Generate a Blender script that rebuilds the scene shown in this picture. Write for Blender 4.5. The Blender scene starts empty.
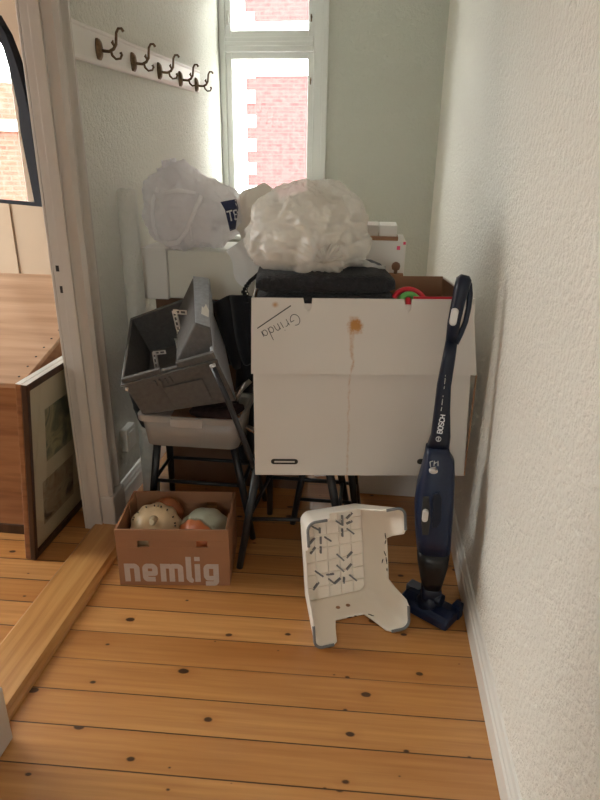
import bpy, math, random
from mathutils import Vector, Matrix, noise
from mathutils.bvhtree import BVHTree
random.seed(4)
sc = bpy.context.scene
COL = sc.collection
PI = math.pi

# ------------------------------------------------------------------ camera
F = 606.0
RM = Matrix(((0.99331441, -0.05230809, 0.10290941),
             (0.11481736, 0.35516838, -0.92772431),
             (0.01197731, 0.93333771, 0.35879975)))
CAM = Vector((0, 0, 1.5))

def ray(px, py):
    return RM @ Vector((px - 300, 400 - py, -F))

def at(px, py, ax, val):
    """world point seen at a photo position, on the plane axis ax = val"""
    d = ray(px, py)
    return CAM + d * ((val - CAM[ax]) / d[ax])

def hit(px, py, p0, n):
    d = ray(px, py)
    return CAM + d * ((p0 - CAM).dot(n) / d.dot(n))

cd = bpy.data.cameras.new('camera')
cam = bpy.data.objects.new('camera', cd)
COL.objects.link(cam)
cam.matrix_world = Matrix.Translation(CAM) @ RM.to_4x4()
cd.sensor_fit = 'VERTICAL'
cd.sensor_height = 36.0
cd.lens = F / 800 * 36.0
cd.clip_start = 0.02
sc.camera = cam

# ------------------------------------------------------------------ materials
class NT:
    def __init__(s, name):
        s.m = bpy.data.materials.new(name)
        s.m.use_nodes = True
        s.t = s.m.node_tree
        s.b = s.t.nodes['Principled BSDF']
        s.out = s.t.nodes['Material Output']
    def n(s, typ, **k):
        nd = s.t.nodes.new(typ)
        for a, v in k.items():
            if a.startswith('i_'):
                key = a[2:]
                key = int(key) if key.isdigit() else key.replace('_', ' ')
                nd.inputs[key].default_value = v
            else:
                setattr(nd, a, v)
        return nd
    def l(s, a, b):
        s.t.links.new(a, b)
    def math(s, op, a, b=None, c=None, clamp=False):
        nd = s.t.nodes.new('ShaderNodeMath')
        nd.operation = op
        nd.use_clamp = clamp
        for i, v in enumerate((a, b, c)):
            if v is None:
                continue
            if isinstance(v, (int, float)):
                nd.inputs[i].default_value = v
            else:
                s.l(v, nd.inputs[i])
        return nd.outputs[0]
    def co(s, scale=(1, 1, 1), loc=(0, 0, 0)):
        tc = s.n('ShaderNodeTexCoord')
        mp = s.n('ShaderNodeMapping')
        mp.inputs['Scale'].default_value = scale
        mp.inputs['Location'].default_value = loc
        s.l(tc.outputs['Object'], mp.inputs['Vector'])
        return mp.outputs[0]
    def noise(s, vec, scale, detail=3, rough=.5):
        nd = s.n('ShaderNodeTexNoise')
        nd.inputs['Scale'].default_value = scale
        nd.inputs['Detail'].default_value = detail
        nd.inputs['Roughness'].default_value = rough
        if vec is not None:
            s.l(vec, nd.inputs['Vector'])
        return nd.outputs['Fac']
    def ramp(s, fac, stops):
        r = s.n('ShaderNodeValToRGB')
        e = r.color_ramp.elements
        while len(e) < len(stops):
            e.new(.5)
        for i, (p, c) in enumerate(stops):
            e[i].position = p
            e[i].color = tuple(c) + (1,) if len(c) == 3 else c
        s.l(fac, r.inputs[0])
        return r.outputs[0]
    def mix(s, fac, a, b, mode='MIX'):
        nd = s.n('ShaderNodeMix', data_type='RGBA', blend_type=mode)
        for v, i in ((fac, 0), (a, 6), (b, 7)):
            if isinstance(v, (int, float)):
                nd.inputs[i].default_value = v
            elif isinstance(v, tuple):
                nd.inputs[i].default_value = v + (1,) if len(v) == 3 else v
            else:
                s.l(v, nd.inputs[i])
        return nd.outputs[2]
    def bump(s, h, strength=.3, dist=.01):
        nd = s.n('ShaderNodeBump')
        nd.inputs['Strength'].default_value = strength
        nd.inputs['Distance'].default_value = dist
        s.l(h, nd.inputs['Height'])
        s.l(nd.outputs[0], s.b.inputs['Normal'])

def mat(name, col, rough=.5, metal=0, var=.0, vscale=8, bump=0, bscale=60, bdist=.003, coat=0, sheen=0, spec=.5, sub=0, col2=None):
    k = NT(name)
    k.b.inputs['Roughness'].default_value = rough
    k.b.inputs['Metallic'].default_value = metal
    k.b.inputs['Coat Weight'].default_value = coat
    k.b.inputs['Sheen Weight'].default_value = sheen
    k.b.inputs['Specular IOR Level'].default_value = spec
    v = k.co()
    c2 = col2 or tuple(c * (1 - var) for c in col)
    nz = k.noise(v, vscale, 4)
    k.l(k.ramp(nz, [(.3, c2), (.7, col)]), k.b.inputs['Base Color'])
    if bump:
        k.bump(k.noise(v, bscale, 3), bump, bdist)
    if sub:
        k.b.inputs['Subsurface Weight'].default_value = sub
        k.b.inputs['Subsurface Radius'].default_value = (.01, .01, .01)
    return k.m

def wallpaper(name, col, strength=.55, scale=120):
    k = NT(name)
    k.b.inputs['Roughness'].default_value = .62
    k.b.inputs['Specular IOR Level'].default_value = .3
    v = k.co()
    a = k.noise(v, scale, 3, .6)
    b = k.noise(v, scale * .45, 2, .5)
    h = k.math('ADD', k.math('MULTIPLY', a, .7), b)
    h = k.ramp(h, [(.55, (0, 0, 0)), (1.0, (1, 1, 1))])
    k.bump(h, strength, .006)
    c = k.mix(k.noise(v, 2.2, 3), tuple(x * .95 for x in col), col)
    k.l(c, k.b.inputs['Base Color'])
    return k.m

M = {}
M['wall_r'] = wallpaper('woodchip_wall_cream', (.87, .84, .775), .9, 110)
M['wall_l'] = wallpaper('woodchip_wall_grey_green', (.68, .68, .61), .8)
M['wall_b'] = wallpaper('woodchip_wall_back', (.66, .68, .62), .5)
M['wall_room'] = mat('room_wall_beige', (.47, .365, .265), .7, var=.05, vscale=3)
M['ceiling'] = mat('ceiling_white', (.82, .81, .78), .8)
M['paint'] = mat('white_gloss_paint', (.74, .72, .68), .38, var=.05, vscale=5, bump=.05, bscale=20)
M['casing'] = mat('casing_paint', (.54, .50, .455), .42, var=.06, vscale=5, bump=.05, bscale=20)
M['winpaint'] = mat('window_paint', (.82, .84, .83), .35)
M['socket'] = mat('socket_plastic', (.75, .74, .70), .4)

def floor_mat():
    k = NT('varnished_pine_floor')
    pw = .1235
    tc = k.n('ShaderNodeTexCoord')
    sp = k.n('ShaderNodeSeparateXYZ')
    k.l(tc.outputs['Object'], sp.inputs[0])
    X = sp.outputs[0]
    Y = k.math('SUBTRACT', sp.outputs[1], k.math('MULTIPLY', X, .033))
    # slightly wavy gap line
    cw = k.n('ShaderNodeCombineXYZ'); k.l(X, cw.inputs[0])
    wob = k.math('MULTIPLY', k.math('SUBTRACT', k.noise(cw.outputs[0], 1.3, 1), .5), .006)
    t = k.math('DIVIDE', k.math('ADD', k.math('ADD', Y, .006), wob), pw)
    idx = k.math('FLOOR', t)
    fr = k.math('FRACT', t)
    edge = k.math('MINIMUM', fr, k.math('SUBTRACT', 1.0, fr))       # 0 at gap
    wn = k.n('ShaderNodeTexWhiteNoise', noise_dimensions='1D'); k.l(idx, wn.inputs['W'])
    rnd = wn.outputs['Value']
    # board end joints : shift per board
    off = k.math('MULTIPLY', rnd, 37.0)
    cv = k.n('ShaderNodeCombineXYZ')
    k.l(k.math('ADD', X, off), cv.inputs[0]); k.l(Y, cv.inputs[1]); k.l(off, cv.inputs[2])
    def scaled(s):
        mp = k.n('ShaderNodeMapping'); mp.inputs['Scale'].default_value = s
        k.l(cv.outputs[0], mp.inputs[0]); return mp.outputs[0]
    big = k.noise(scaled((1.2, 7, 1)), 1.0, 3)
    grain = k.noise(scaled((2.0, 55, 1)), 1.0, 4, .6)
    warp = k.n('ShaderNodeTexWave', wave_type='BANDS', bands_direction='Y')
    warp.inputs['Scale'].default_value = 9; warp.inputs['Distortion'].default_value = 5
    warp.inputs['Detail'].default_value = 2; warp.inputs['Detail Scale'].default_value = .7
    k.l(scaled((.35, 1.6, 1)), warp.inputs['Vector'])
    base = k.ramp(k.math('ADD', k.math('MULTIPLY', big, .65), k.math('MULTIPLY', rnd, .35)),
                  [(.25, (.39, .155, .040)), (.5, (.54, .255, .080)), (.8, (.66, .35, .13))])
    base = k.mix(k.math('MULTIPLY', k.math('SUBTRACT', grain, .35, clamp=True), 1.3), base, (.30, .105, .025), 'MIX')
    base = k.mix(k.math('MULTIPLY', warp.outputs['Fac'], .16), base, (.36, .13, .03))
    # knots
    vo = k.n('ShaderNodeTexVoronoi', feature='F1', voronoi_dimensions='2D'); vo.inputs['Scale'].default_value = 1.0
    vo.inputs['Randomness'].default_value = 1.0
    kn = k.noise(scaled((9, 14, 1)), 3.0, 2)
    mpk = k.n('ShaderNodeMapping'); mpk.inputs['Scale'].default_value = (5.0, 8.1, 1)
    k.l(cv.outputs[0], mpk.inputs[0])
    k.l(mpk.outputs[0], vo.inputs['Vector'])
    sc_ = k.n('ShaderNodeSeparateColor'); k.l(vo.outputs['Color'], sc_.inputs[0])
    rad = k.math('MULTIPLY', k.math('SUBTRACT', sc_.outputs[0], .16, clamp=True), .122)
    d = k.math('ADD', vo.outputs['Distance'], k.math('MULTIPLY', k.math('SUBTRACT', kn, .5), .05))
    core = k.math('MULTIPLY', k.math('SUBTRACT', rad, d), 40.0, clamp=True)
    halo = k.math('MULTIPLY', k.math('SUBTRACT', k.math('MULTIPLY', rad, 3.2), d), 4.0, clamp=True)
    base = k.mix(k.math('MULTIPLY', halo, .35), base, (.33, .11, .025))
    base = k.mix(k.math('MULTIPLY', core, .95), base, (.045, .018, .009))
    # gaps
    gw = k.math('ADD', k.math('MULTIPLY', k.noise(cw.outputs[0], 2.0, 2), .018), k.math('MULTIPLY', rnd, .022))
    gap = k.math('MULTIPLY', k.math('SUBTRACT', gw, edge), 90.0, clamp=True)
    base = k.mix(k.math('MULTIPLY', gap, .93), base, (.045, .016, .006))
    k.l(base, k.b.inputs['Base Color'])
    k.b.inputs['Roughness'].default_value = .34
    k.l(k.math('ADD', k.math('MULTIPLY', grain, .12), .25), k.b.inputs['Roughness'])
    k.b.inputs['Coat Weight'].default_value = .35
    k.b.inputs['Coat Roughness'].default_value = .22
    h = k.math('SUBTRACT', k.math('MULTIPLY', grain, .12), gap)
    h = k.math('ADD', h, k.math('MULTIPLY', k.math('ABSOLUTE', k.math('SUBTRACT', fr, .5)), -.5))
    k.bump(h, .35, .0025)
    return k.m
M['floor'] = floor_mat()

def wood(name, c1, c2, c3, scale=(2, 40, 40), rough=.45, coat=0):
    k = NT(name)
    v = k.co(scale)
    g = k.noise(v, 1, 4, .6)
    k.l(k.ramp(g, [(.3, c1), (.5, c2), (.72, c3)]), k.b.inputs['Base Color'])
    k.b.inputs['Roughness'].default_value = rough
    k.b.inputs['Coat Weight'].default_value = coat
    k.bump(g, .15, .002)
    return k.m
M['thresh'] = wood('threshold_pine', (.40, .18, .05), (.52, .26, .085), (.60, .33, .12), (40, 1.5, 40), .35, .3)
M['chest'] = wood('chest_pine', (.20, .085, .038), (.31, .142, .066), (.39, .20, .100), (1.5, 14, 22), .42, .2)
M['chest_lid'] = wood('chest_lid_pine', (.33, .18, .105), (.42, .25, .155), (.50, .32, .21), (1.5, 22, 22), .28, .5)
M['darkwood'] = wood('dark_frame_wood', (.035, .016, .010), (.06, .028, .016), (.09, .045, .025), (30, 30, 3), .4)
M['black_paint'] = mat('black_frame', (.016, .017, .022), .8, spec=.1)

def brick_mat(name, c1, c2, mortar, rotx=True, swap=False):
    k = NT(name)
    tc = k.n('ShaderNodeTexCoord'); sp = k.n('ShaderNodeSeparateXYZ'); cb = k.n('ShaderNodeCombineXYZ')
    k.l(tc.outputs['Object'], sp.inputs[0])
    k.l(sp.outputs[1 if swap else 0], cb.inputs[0]); k.l(sp.outputs[2], cb.inputs[1])
    b = k.n('ShaderNodeTexBrick')
    b.inputs['Scale'].default_value = 1.0
    b.inputs['Brick Width'].default_value = .235; b.inputs['Row Height'].default_value = .072
    b.inputs['Mortar Size'].default_value = .010
    b.inputs['Color1'].default_value = c1 + (1,); b.inputs['Color2'].default_value = c2 + (1,)
    b.inputs['Mortar'].default_value = mortar + (1,)
    k.l(cb.outputs[0], b.inputs['Vector'])
    nz = k.noise(cb.outputs[0], 9, 5, .7)
    c = k.mix(k.math('MULTIPLY', k.math('SUBTRACT', nz, .42, clamp=True), 2.2, clamp=True), b.outputs['Color'], tuple(min(1, q * 1.5) for q in mortar))
    k.l(c, k.b.inputs['Base Color'])
    k.b.inputs['Roughness'].default_value = .9
    return k.m
M['brick'] = brick_mat('red_brick_facade', (.100, .034, .034), (.074, .024, .025), (.094, .050, .048))
M['brick2'] = brick_mat('orange_brick_facade', (.15, .052, .030), (.125, .043, .027), (.125, .08, .065), swap=True)
M['stone'] = mat('white_render_stone', (.85, .85, .83), .9)

def glass_mat():
    k = NT('window_glass')
    tr = k.n('ShaderNodeBsdfTransparent'); tr.inputs[0].default_value = (.96, .98, .97, 1)
    gl = k.n('ShaderNodeBsdfGlossy'); gl.inputs['Roughness'].default_value = .02
    fr = k.n('ShaderNodeFresnel'); fr.inputs[0].default_value = 1.45
    mx = k.n('ShaderNodeMixShader')
    ge = k.n('ShaderNodeNewGeometry')
    k.l(k.math('MULTIPLY', fr.outputs[0], k.math('SUBTRACT', 1.0, ge.outputs['Backfacing'])), mx.inputs[0]); k.l(tr.outputs[0], mx.inputs[1]); k.l(gl.outputs[0], mx.inputs[2])
    k.l(mx.outputs[0], k.out.inputs[0])
    return k.m
M['glass'] = glass_mat()

def film(name, col, trans=.45, rough=.25, bump=.4, bscale=25, transl=.5):
    """thin crinkled plastic film: partly clear, partly milky, glossy"""
    k = NT(name)
    v = k.co()
    a = k.noise(v, bscale, 4, .6)
    h = k.math('ABSOLUTE', k.math('SUBTRACT', a, .5))
    bm = k.n('ShaderNodeBump'); bm.inputs['Strength'].default_value = bump; bm.inputs['Distance'].default_value = .012
    k.l(h, bm.inputs['Height'])
    tr = k.n('ShaderNodeBsdfTransparent'); tr.inputs[0].default_value = (.97, .97, .97, 1)
    df = k.n('ShaderNodeBsdfDiffuse'); df.inputs[0].default_value = col + (1,)
    tl = k.n('ShaderNodeBsdfTranslucent'); tl.inputs[0].default_value = col + (1,)
    gl = k.n('ShaderNodeBsdfGlossy'); gl.inputs['Roughness'].default_value = rough + .1; gl.inputs[0].default_value = (.9, .9, .92, 1)
    for nd in (df, tl, gl):
        k.l(bm.outputs[0], nd.inputs['Normal'])
    m1 = k.n('ShaderNodeMixShader'); m1.inputs[0].default_value = transl
    k.l(df.outputs[0], m1.inputs[1]); k.l(tl.outputs[0], m1.inputs[2])
    m2 = k.n('ShaderNodeMixShader'); m2.inputs[0].default_value = trans
    k.l(m1.outputs[0], m2.inputs[1]); k.l(tr.outputs[0], m2.inputs[2])
    m3 = k.n('ShaderNodeMixShader'); m3.inputs[0].default_value = .07
    k.l(m2.outputs[0], m3.inputs[1]); k.l(gl.outputs[0], m3.inputs[2])
    k.l(m3.outputs[0], k.out.inputs[0])
    return k.m
M['film_carrier'] = film('white_carrier_film', (.95, .94, .97), .22, .35, .5, 16, .65)
M['film_handle'] = film('carrier_handle_film', (.96, .96, .98), .12, .3)
M['film_clear'] = film('clear_crinkled_film', (.88, .86, .82), .42, .28, .6, 20)
M['tub'] = film('frosted_tub_plastic', (.72, .70, .67), .55, .3, .05, 5, .45)

M['duvet'] = mat('cream_duvet', (.80, .76, .69), .85, var=.06, bump=.25, bscale=14, bdist=.01, sheen=.2)
M['contents'] = mat('bag_contents', (.95, .94, .96), .8, var=.15, vscale=6)
M['print_blue'] = mat('dark_blue_print', (.018, .028, .085), .45)
M['print_white'] = mat('white_print', (.75, .76, .8), .5)
M['carton_w'] = mat('white_carton', (.70, .655, .61), .6, var=.035, vscale=3)
M['carton_w2'] = mat('white_carton_grey', (.78, .77, .70), .55, var=.04, vscale=3)
M['carton_w3'] = mat('white_carton_bright', (.80, .78, .75), .55, var=.04, vscale=3)
M['carton_b'] = mat('brown_cardboard', (.35, .185, .10), .75, var=.12, vscale=6)
M['carton_n'] = mat('orange_brown_cardboard', (.36, .175, .09), .7, var=.12, vscale=5)
M['ink_grey'] = mat('faded_white_ink', (.55, .47, .43), .7, var=.1, vscale=40)
M['slot'] = mat('dark_slot', (.03, .028, .027), .8)
M['marker'] = mat('black_marker', (.03, .028, .035), .6)
M['red_stamp'] = mat('red_stamp', (.75, .06, .16), .6)
M['fleece'] = mat('charcoal_fleece', (.022, .022, .026), .95, var=.5, vscale=70, bump=1.0, bscale=130, bdist=.008, sheen=.08)
M['cloth_black'] = mat('black_cloth', (.012, .013, .018), .9, var=.3, vscale=20, bump=.4, bscale=200, sheen=.15)
M['lace'] = mat('black_lace', (.015, .014, .014), .8)
M['paper'] = mat('white_paper', (.86, .87, .88), .6)
M['black_metal'] = mat('black_painted_metal', (.012, .013, .016), .38)
M['chrome'] = mat('chrome', (.6, .6, .62), .22, 1)
M['zinc'] = mat('galvanised_metal', (.75, .72, .68), .45, .7, var=.2)
M['bronze'] = mat('aged_bronze', (.19, .125, .07), .38, .9, var=.5, vscale=60)
M['grey_foam'] = mat('grey_foam_crate', (.125, .118, .114), .62, var=.25, vscale=60, bump=.35, bscale=220, bdist=.002)
M['grey_foam_lit'] = mat('skylit_grey_foam', (.40, .43, .48), .55, var=.22, vscale=70, bump=.35, bscale=220, bdist=.002)  # crate foam again, with the sky light on it painted in
M['label_w'] = mat('torn_white_label', (.75, .74, .7), .6)
M['navy'] = mat('navy_plastic', (.007, .015, .046), .36, coat=.08, spec=.35)
M['navy_dark'] = mat('dark_navy_plastic', (.005, .009, .024), .38, coat=.05, spec=.35)
M['cup'] = mat('smoky_dust_cup', (.012, .011, .012), .4, coat=.05, spec=.3, var=.4, vscale=30)
M['grey_plastic'] = mat('grey_plastic', (.16, .18, .22), .4)
M['silver'] = mat('silver_button', (.62, .60, .58), .35, .3)
M['stool_w'] = mat('worn_white_plastic', (.92, .85, .76), .42, var=.05, vscale=6)
M['rubber'] = mat('grey_rubber', (.20, .20, .205), .7)
M['red'] = mat('red_plastic', (.60, .012, .03), .4)
M['green'] = mat('green_plastic', (.12, .42, .10), .4)
M['orange_wood'] = mat('wood_knob', (.22, .12, .07), .5)
M['mirror'] = NT('mirror_glass').m
_b = M['mirror'].node_tree.nodes['Principled BSDF']
_b.inputs['Metallic'].default_value = 1; _b.inputs['Roughness'].default_value = .01; _b.inputs['Base Color'].default_value = (.9, .9, .9, 1)
M['mount'] = mat('cream_mount', (.64, .55, .42), .6, var=.08, vscale=5)

def print_mat(name, cols, scale):
    k = NT(name)
    v = k.co()
    n = k.n('ShaderNodeTexNoise'); n.inputs['Scale'].default_value = scale; n.inputs['Detail'].default_value = 5
    n.inputs['Distortion'].default_value = 1.2
    k.l(v, n.inputs['Vector'])
    k.l(k.ramp(n.outputs['Fac'], [(.3 + .4 * i / (len(cols) - 1), c) for i, c in enumerate(cols)]), k.b.inputs['Base Color'])
    k.b.inputs['Roughness'].default_value = .5
    return k.m
M['print1'] = print_mat('dark_green_print', [(.06, .08, .08), (.16, .17, .13), (.42, .36, .22), (.10, .12, .11)], 9)
M['print2'] = print_mat('brown_red_print', [(.20, .09, .06), (.34, .24, .16), (.42, .34, .24), (.12, .08, .07)], 9)

# white carton with a rusty drip stain (own shape, object space: x along the front, z up)
def stained_carton(zmax, u0):
    k = NT('stained_white_carton')
    tc = k.n('ShaderNodeTexCoord'); sp = k.n('ShaderNodeSeparateXYZ'); k.l(tc.outputs['Object'], sp.inputs[0])
    v = tc.outputs['Object']
    X, Z = sp.outputs[0], sp.outputs[2]
    n1 = k.noise(v, 16, 4, .65); n2 = k.noise(v, 60, 3, .6)
    dx = k.math('ABSOLUTE', k.math('ADD', k.math('SUBTRACT', X, u0), k.math('MULTIPLY', k.math('SUBTRACT', n1, .5), .035)))
    # width of the stain along z
    zt = k.math('DIVIDE', k.math('SUBTRACT', Z, zmax - .30), .26, clamp=True)
    wdt = k.math('ADD', k.math('MULTIPLY', k.math('POWER', zt, 2.4), .016), .0050)
    a = k.math('DIVIDE', k.math('SUBTRACT', wdt, dx), .006, clamp=True)
    top = k.math('MULTIPLY', k.math('SUBTRACT', zmax - .055, Z), 120.0, clamp=True)
    a = k.math('MULTIPLY', k.math('MULTIPLY', a, top), k.math('MULTIPLY', k.math('SUBTRACT', n2, .25), 1.6, clamp=True))
    # wide blotch near the top
    bx = k.math('DIVIDE', k.math('SUBTRACT', X, u0 + .005), .032); bz = k.math('DIVIDE', k.math('SUBTRACT', Z, zmax - .086), .031)
    rr = k.math('SQRT', k.math('ADD', k.math('POWER', bx, 2.0), k.math('POWER', bz, 2.0)))
    bl = k.math('MULTIPLY', k.math('SUBTRACT', k.math('ADD', k.math('MULTIPLY', n2, 1.0), k.math('MULTIPLY', n1, .9)), k.math('ADD', rr, .05)), 2.2, clamp=True)
    a = k.math('MAXIMUM', k.math('MULTIPLY', a, 1.0, clamp=True), k.math('MULTIPLY', bl, 1.0, clamp=True))
    sx = k.math('DIVIDE', k.math('SUBTRACT', X, .075), .012); sz = k.math('DIVIDE', k.math('SUBTRACT', Z, zmax - .022), .011)
    r2 = k.math('SQRT', k.math('ADD', k.math('POWER', sx, 2.0), k.math('POWER', sz, 2.0)))
    a = k.math('MAXIMUM', a, k.math('MULTIPLY', k.math('SUBTRACT', k.math('ADD', n1, .6), r2), .9, clamp=True))
    base = k.mix(k.noise(v, 3, 3), (.665, .615, .575), (.71, .665, .62))
    k.l(k.mix(a, base, (.46, .20, .04)), k.b.inputs['Base Color'])
    k.b.inputs['Roughness'].default_value = .55
    return k.m

# ------------------------------------------------------------------ mesh builder
class MB:
    def __init__(s):
        s.v = []; s.f = []; s.mi = []; s.sm = []
    def add(s, vs, fs, mi=0, smooth=False):
        o = len(s.v)
        s.v += [Vector(p) for p in vs]
        for f in fs:
            s.f.append([o + i for i in f]); s.mi.append(mi); s.sm.append(smooth)
        return s
    def hexa(s, p, mi=0):
        """8 points: bottom 4 (ccw), top 4"""
        return s.add(p, [(3, 2, 1, 0), (4, 5, 6, 7), (0, 1, 5, 4), (1, 2, 6, 5), (2, 3, 7, 6), (3, 0, 4, 7)], mi)
    def box(s, a, b, mi=0, mt=None):
        x0, y0, z0 = a; x1, y1, z1 = b
        p = [(x0, y0, z0), (x1, y0, z0), (x1, y1, z0), (x0, y1, z0), (x0, y0, z1), (x1, y0, z1), (x1, y1, z1), (x0, y1, z1)]
        if mt is not None:
            p = [mt @ Vector(q) for q in p]
        return s.hexa(p, mi)
    def obox(s, c, ux, uy, uz, mi=0):
        """box about centre c with half-vectors"""
        c = Vector(c)
        p = [c + a * ux + b * uy + d * uz for d in (-1, 1) for a, b in ((-1, -1), (1, -1), (1, 1), (-1, 1))]
        return s.hexa(p, mi)
    def loft(s, rings, mi=0, closed=True, caps=True, smooth=True):
        n = len(rings[0]); vs = [q for r in rings for q in r]; fs = []
        for i in range(len(rings) - 1):
            for j in range(n if closed else n - 1):
                k = (j + 1) % n
                fs.append((i * n + j, i * n + k, (i + 1) * n + k, (i + 1) * n + j))
        s.add(vs, fs, mi, smooth)
        if caps:
            o = len(s.v) - len(vs)
            s.f.append([o + j for j in range(n)][::-1]); s.mi.append(mi); s.sm.append(False)
            s.f.append([o + (len(rings) - 1) * n + j for j in range(n)]); s.mi.append(mi); s.sm.append(False)
        return s
    def tube(s, pts, r, seg=12, mi=0, caps=True, flat=1.0, up=None):
        pts = [Vector(p) for p in pts]
        rs = r if isinstance(r, (list, tuple)) else [r] * len(pts)
        rings = []; prev = None
        for i, p in enumerate(pts):
            t = (pts[min(i + 1, len(pts) - 1)] - pts[max(i - 1, 0)]).normalized()
            if prev is None:
                a = up or (Vector((0, 0, 1)) if abs(t.z) < .9 else Vector((1, 0, 0)))
            else:
                a = prev
            x = (a - t * a.dot(t)).normalized(); prev = x
            y = t.cross(x)
            rings.append([p + (x * math.cos(2 * PI * j / seg) + y * math.sin(2 * PI * j / seg) * flat) * rs[i] for j in range(seg)])
        return s.loft(rings, mi, True, caps)
    def poly(s, pts, off, mi=0):
        """flat polygon extruded by vector off"""
        n = len(pts); off = Vector(off)
        vs = [Vector(p) for p in pts] + [Vector(p) + off for p in pts]
        fs = [list(range(n))[::-1], [n + i for i in range(n)]] + [(i, (i + 1) % n, n + (i + 1) % n, n + i) for i in range(n)]
        return s.add(vs, fs, mi)
    HC = 0
    def stroke(s, pts, w, o, u, v, nrm, h=.0006, mi=0):
        """ribbon strokes (2-D polyline in the u,v frame) raised by h"""
        P = [Vector((a, b)) for a, b in pts]
        for a, b in zip(P, P[1:]):
            d = (b - a)
            if d.length < 1e-7:
                continue
            d.normalize(); q = Vector((-d.y, d.x)) * w / 2
            c = [a - q, b - q, b + q, a + q]
            MB.HC = (MB.HC + 1) % 23
            s.poly([o + u * k.x + v * k.y for k in c], nrm * (h + MB.HC * 2.5e-5), mi)
        for a in P[1:-1]:
            MB.HC = (MB.HC + 1) % 23
            s.poly([o + u * (a.x + w / 2 * math.cos(t * PI / 4)) + v * (a.y + w / 2 * math.sin(t * PI / 4)) for t in range(8)], nrm * (h + MB.HC * 2.5e-5), mi)
        return s

ROOT = {}
def link_mesh(name, mb, mats, parent=None, bevel=0, subsurf=0, solid=0, smooth=None, bseg=2, weld=False):
    inv = ROOT[parent].inverted() if parent is not None else Matrix.Identity(4)
    me = bpy.data.meshes.new(name)
    me.from_pydata([inv @ p for p in mb.v], [], mb.f)
    if not isinstance(mats, (list, tuple)):
        mats = [mats]
    for m in mats:
        me.materials.append(M[m] if isinstance(m, str) else m)
    for i, p in enumerate(me.polygons):
        p.material_index = mb.mi[i]
        p.use_smooth = mb.sm[i] if smooth is None else smooth
    me.update()
    o = bpy.data.objects.new(name, me)
    COL.objects.link(o)
    if parent is not None:
        o.parent = parent
        ROOT[o] = ROOT[parent]
    else:
        ROOT[o] = Matrix.Identity(4)
    if weld:
        w = o.modifiers.new('weld', 'WELD'); w.merge_threshold = 1e-5
    if solid:
        m_ = o.modifiers.new('solid', 'SOLIDIFY'); m_.thickness = solid; m_.offset = 0
    if bevel:
        b = o.modifiers.new('bevel', 'BEVEL'); b.width = bevel; b.segments = bseg; b.limit_method = 'ANGLE'; b.angle_limit = math.radians(40)
        b.harden_normals = False
    if subsurf:
        b = o.modifiers.new('sub', 'SUBSURF'); b.levels = subsurf; b.render_levels = subsurf
    return o

def thing(name, label, cat, loc=(0, 0, 0), rotz=0, group=None, mtx=None):
    o = bpy.data.objects.new(name, None)
    COL.objects.link(o)
    o.empty_display_size = .05
    mt = mtx or (Matrix.Translation(Vector(loc)) @ Matrix.Rotation(rotz, 4, 'Z'))
    o.matrix_world = mt
    ROOT[o] = mt.copy()
    o['label'] = label; o['category'] = cat
    if group:
        o['group'] = group
    return o

def tag(o, label, cat, group=None):
    o['label'] = label; o['category'] = cat
    if group:
        o['group'] = group
    return o

def struct(name, mb, mats, parent=None, **k):
    o = link_mesh(name, mb, mats, parent, **k)
    o['kind'] = 'structure'
    return o

def rrect(c, ux, uy, hw, hh, r, seg=4):
    """rounded rectangle ring"""
    pts = []
    r = min(r, hw * .999, hh * .999)
    for q, (sx, sy) in enumerate(((1, 1), (-1, 1), (-1, -1), (1, -1))):
        for i in range(seg + 1):
            a = PI / 2 * q + PI / 2 * i / seg
            pts.append(c + ux * (sx * (hw - r) + r * math.cos(a)) + uy * (sy * (hh - r) + r * math.sin(a)))
    return pts

# ------------------------------------------------------------------ the setting
XR, XL, YB, H = .42, -1.10, 4.62, 2.95
Y0 = -2.6                                   # the hall goes on behind the photographer
RX0, RY0, RY1 = -3.6, -1.4, 3.85            # the neighbouring room
XLr = -1.175                                # room side of the dividing wall
b = MB().box((RX0 - .15, Y0 - .15, -.12), (XR + .15, YB + .3, 0))
struct('floor', b, 'floor')
b = MB().box((RX0 - .15, Y0 - .15, H), (XR + .15, YB + .3, H + .12))
struct('ceiling', b, 'ceiling')
struct('wall_right', MB().box((XR, Y0, 0), (XR + .15, YB + .3, H)), 'wall_r')
# left wall with doorway from y=1.15 to 2.17
DY0, DY1, DZ = 1.13, 2.17, 2.14
b = MB()
b.box((XLr, DY1 + .02, 0), (XL, YB + .3, H)); b.box((XLr, Y0, 0), (XL, DY0 - .02, H)); b.box((XLr, DY0 - .02, DZ + .02), (XL, DY1 + .02, H))
struct('wall_left', b, ['wall_l'])
# back wall with window hole
WX0, WX1, WZ0, WZ1 = at(219, 150, 1, 4.62).x, at(321, 150, 1, 4.62).x, 1.02, 2.72
b = MB()
b.box((WX1, YB, 0), (XR, YB + .3, H)); b.box((XL, YB, 0), (WX0, YB + .3, H))
b.box((WX0, YB, 0), (WX1, YB + .3, WZ0)); b.box((WX0, YB, WZ1), (WX1, YB + .3, H))
struct('wall_back', b, 'wall_b')
# unseen hall end behind the photographer, with an added fill window
b = MB()
b.box((XL, Y0 - .15, 0), (XR, Y0, 1.2)); b.box((XL, Y0 - .15, 2.3), (XR, Y0, H))
b.box((XL, Y0 - .15, 1.2), (-.65, Y0, 2.3)); b.box((.05, Y0 - .15, 1.2), (XR, Y0, 2.3))
struct('wall_front', b, 'wall_r')
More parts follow.
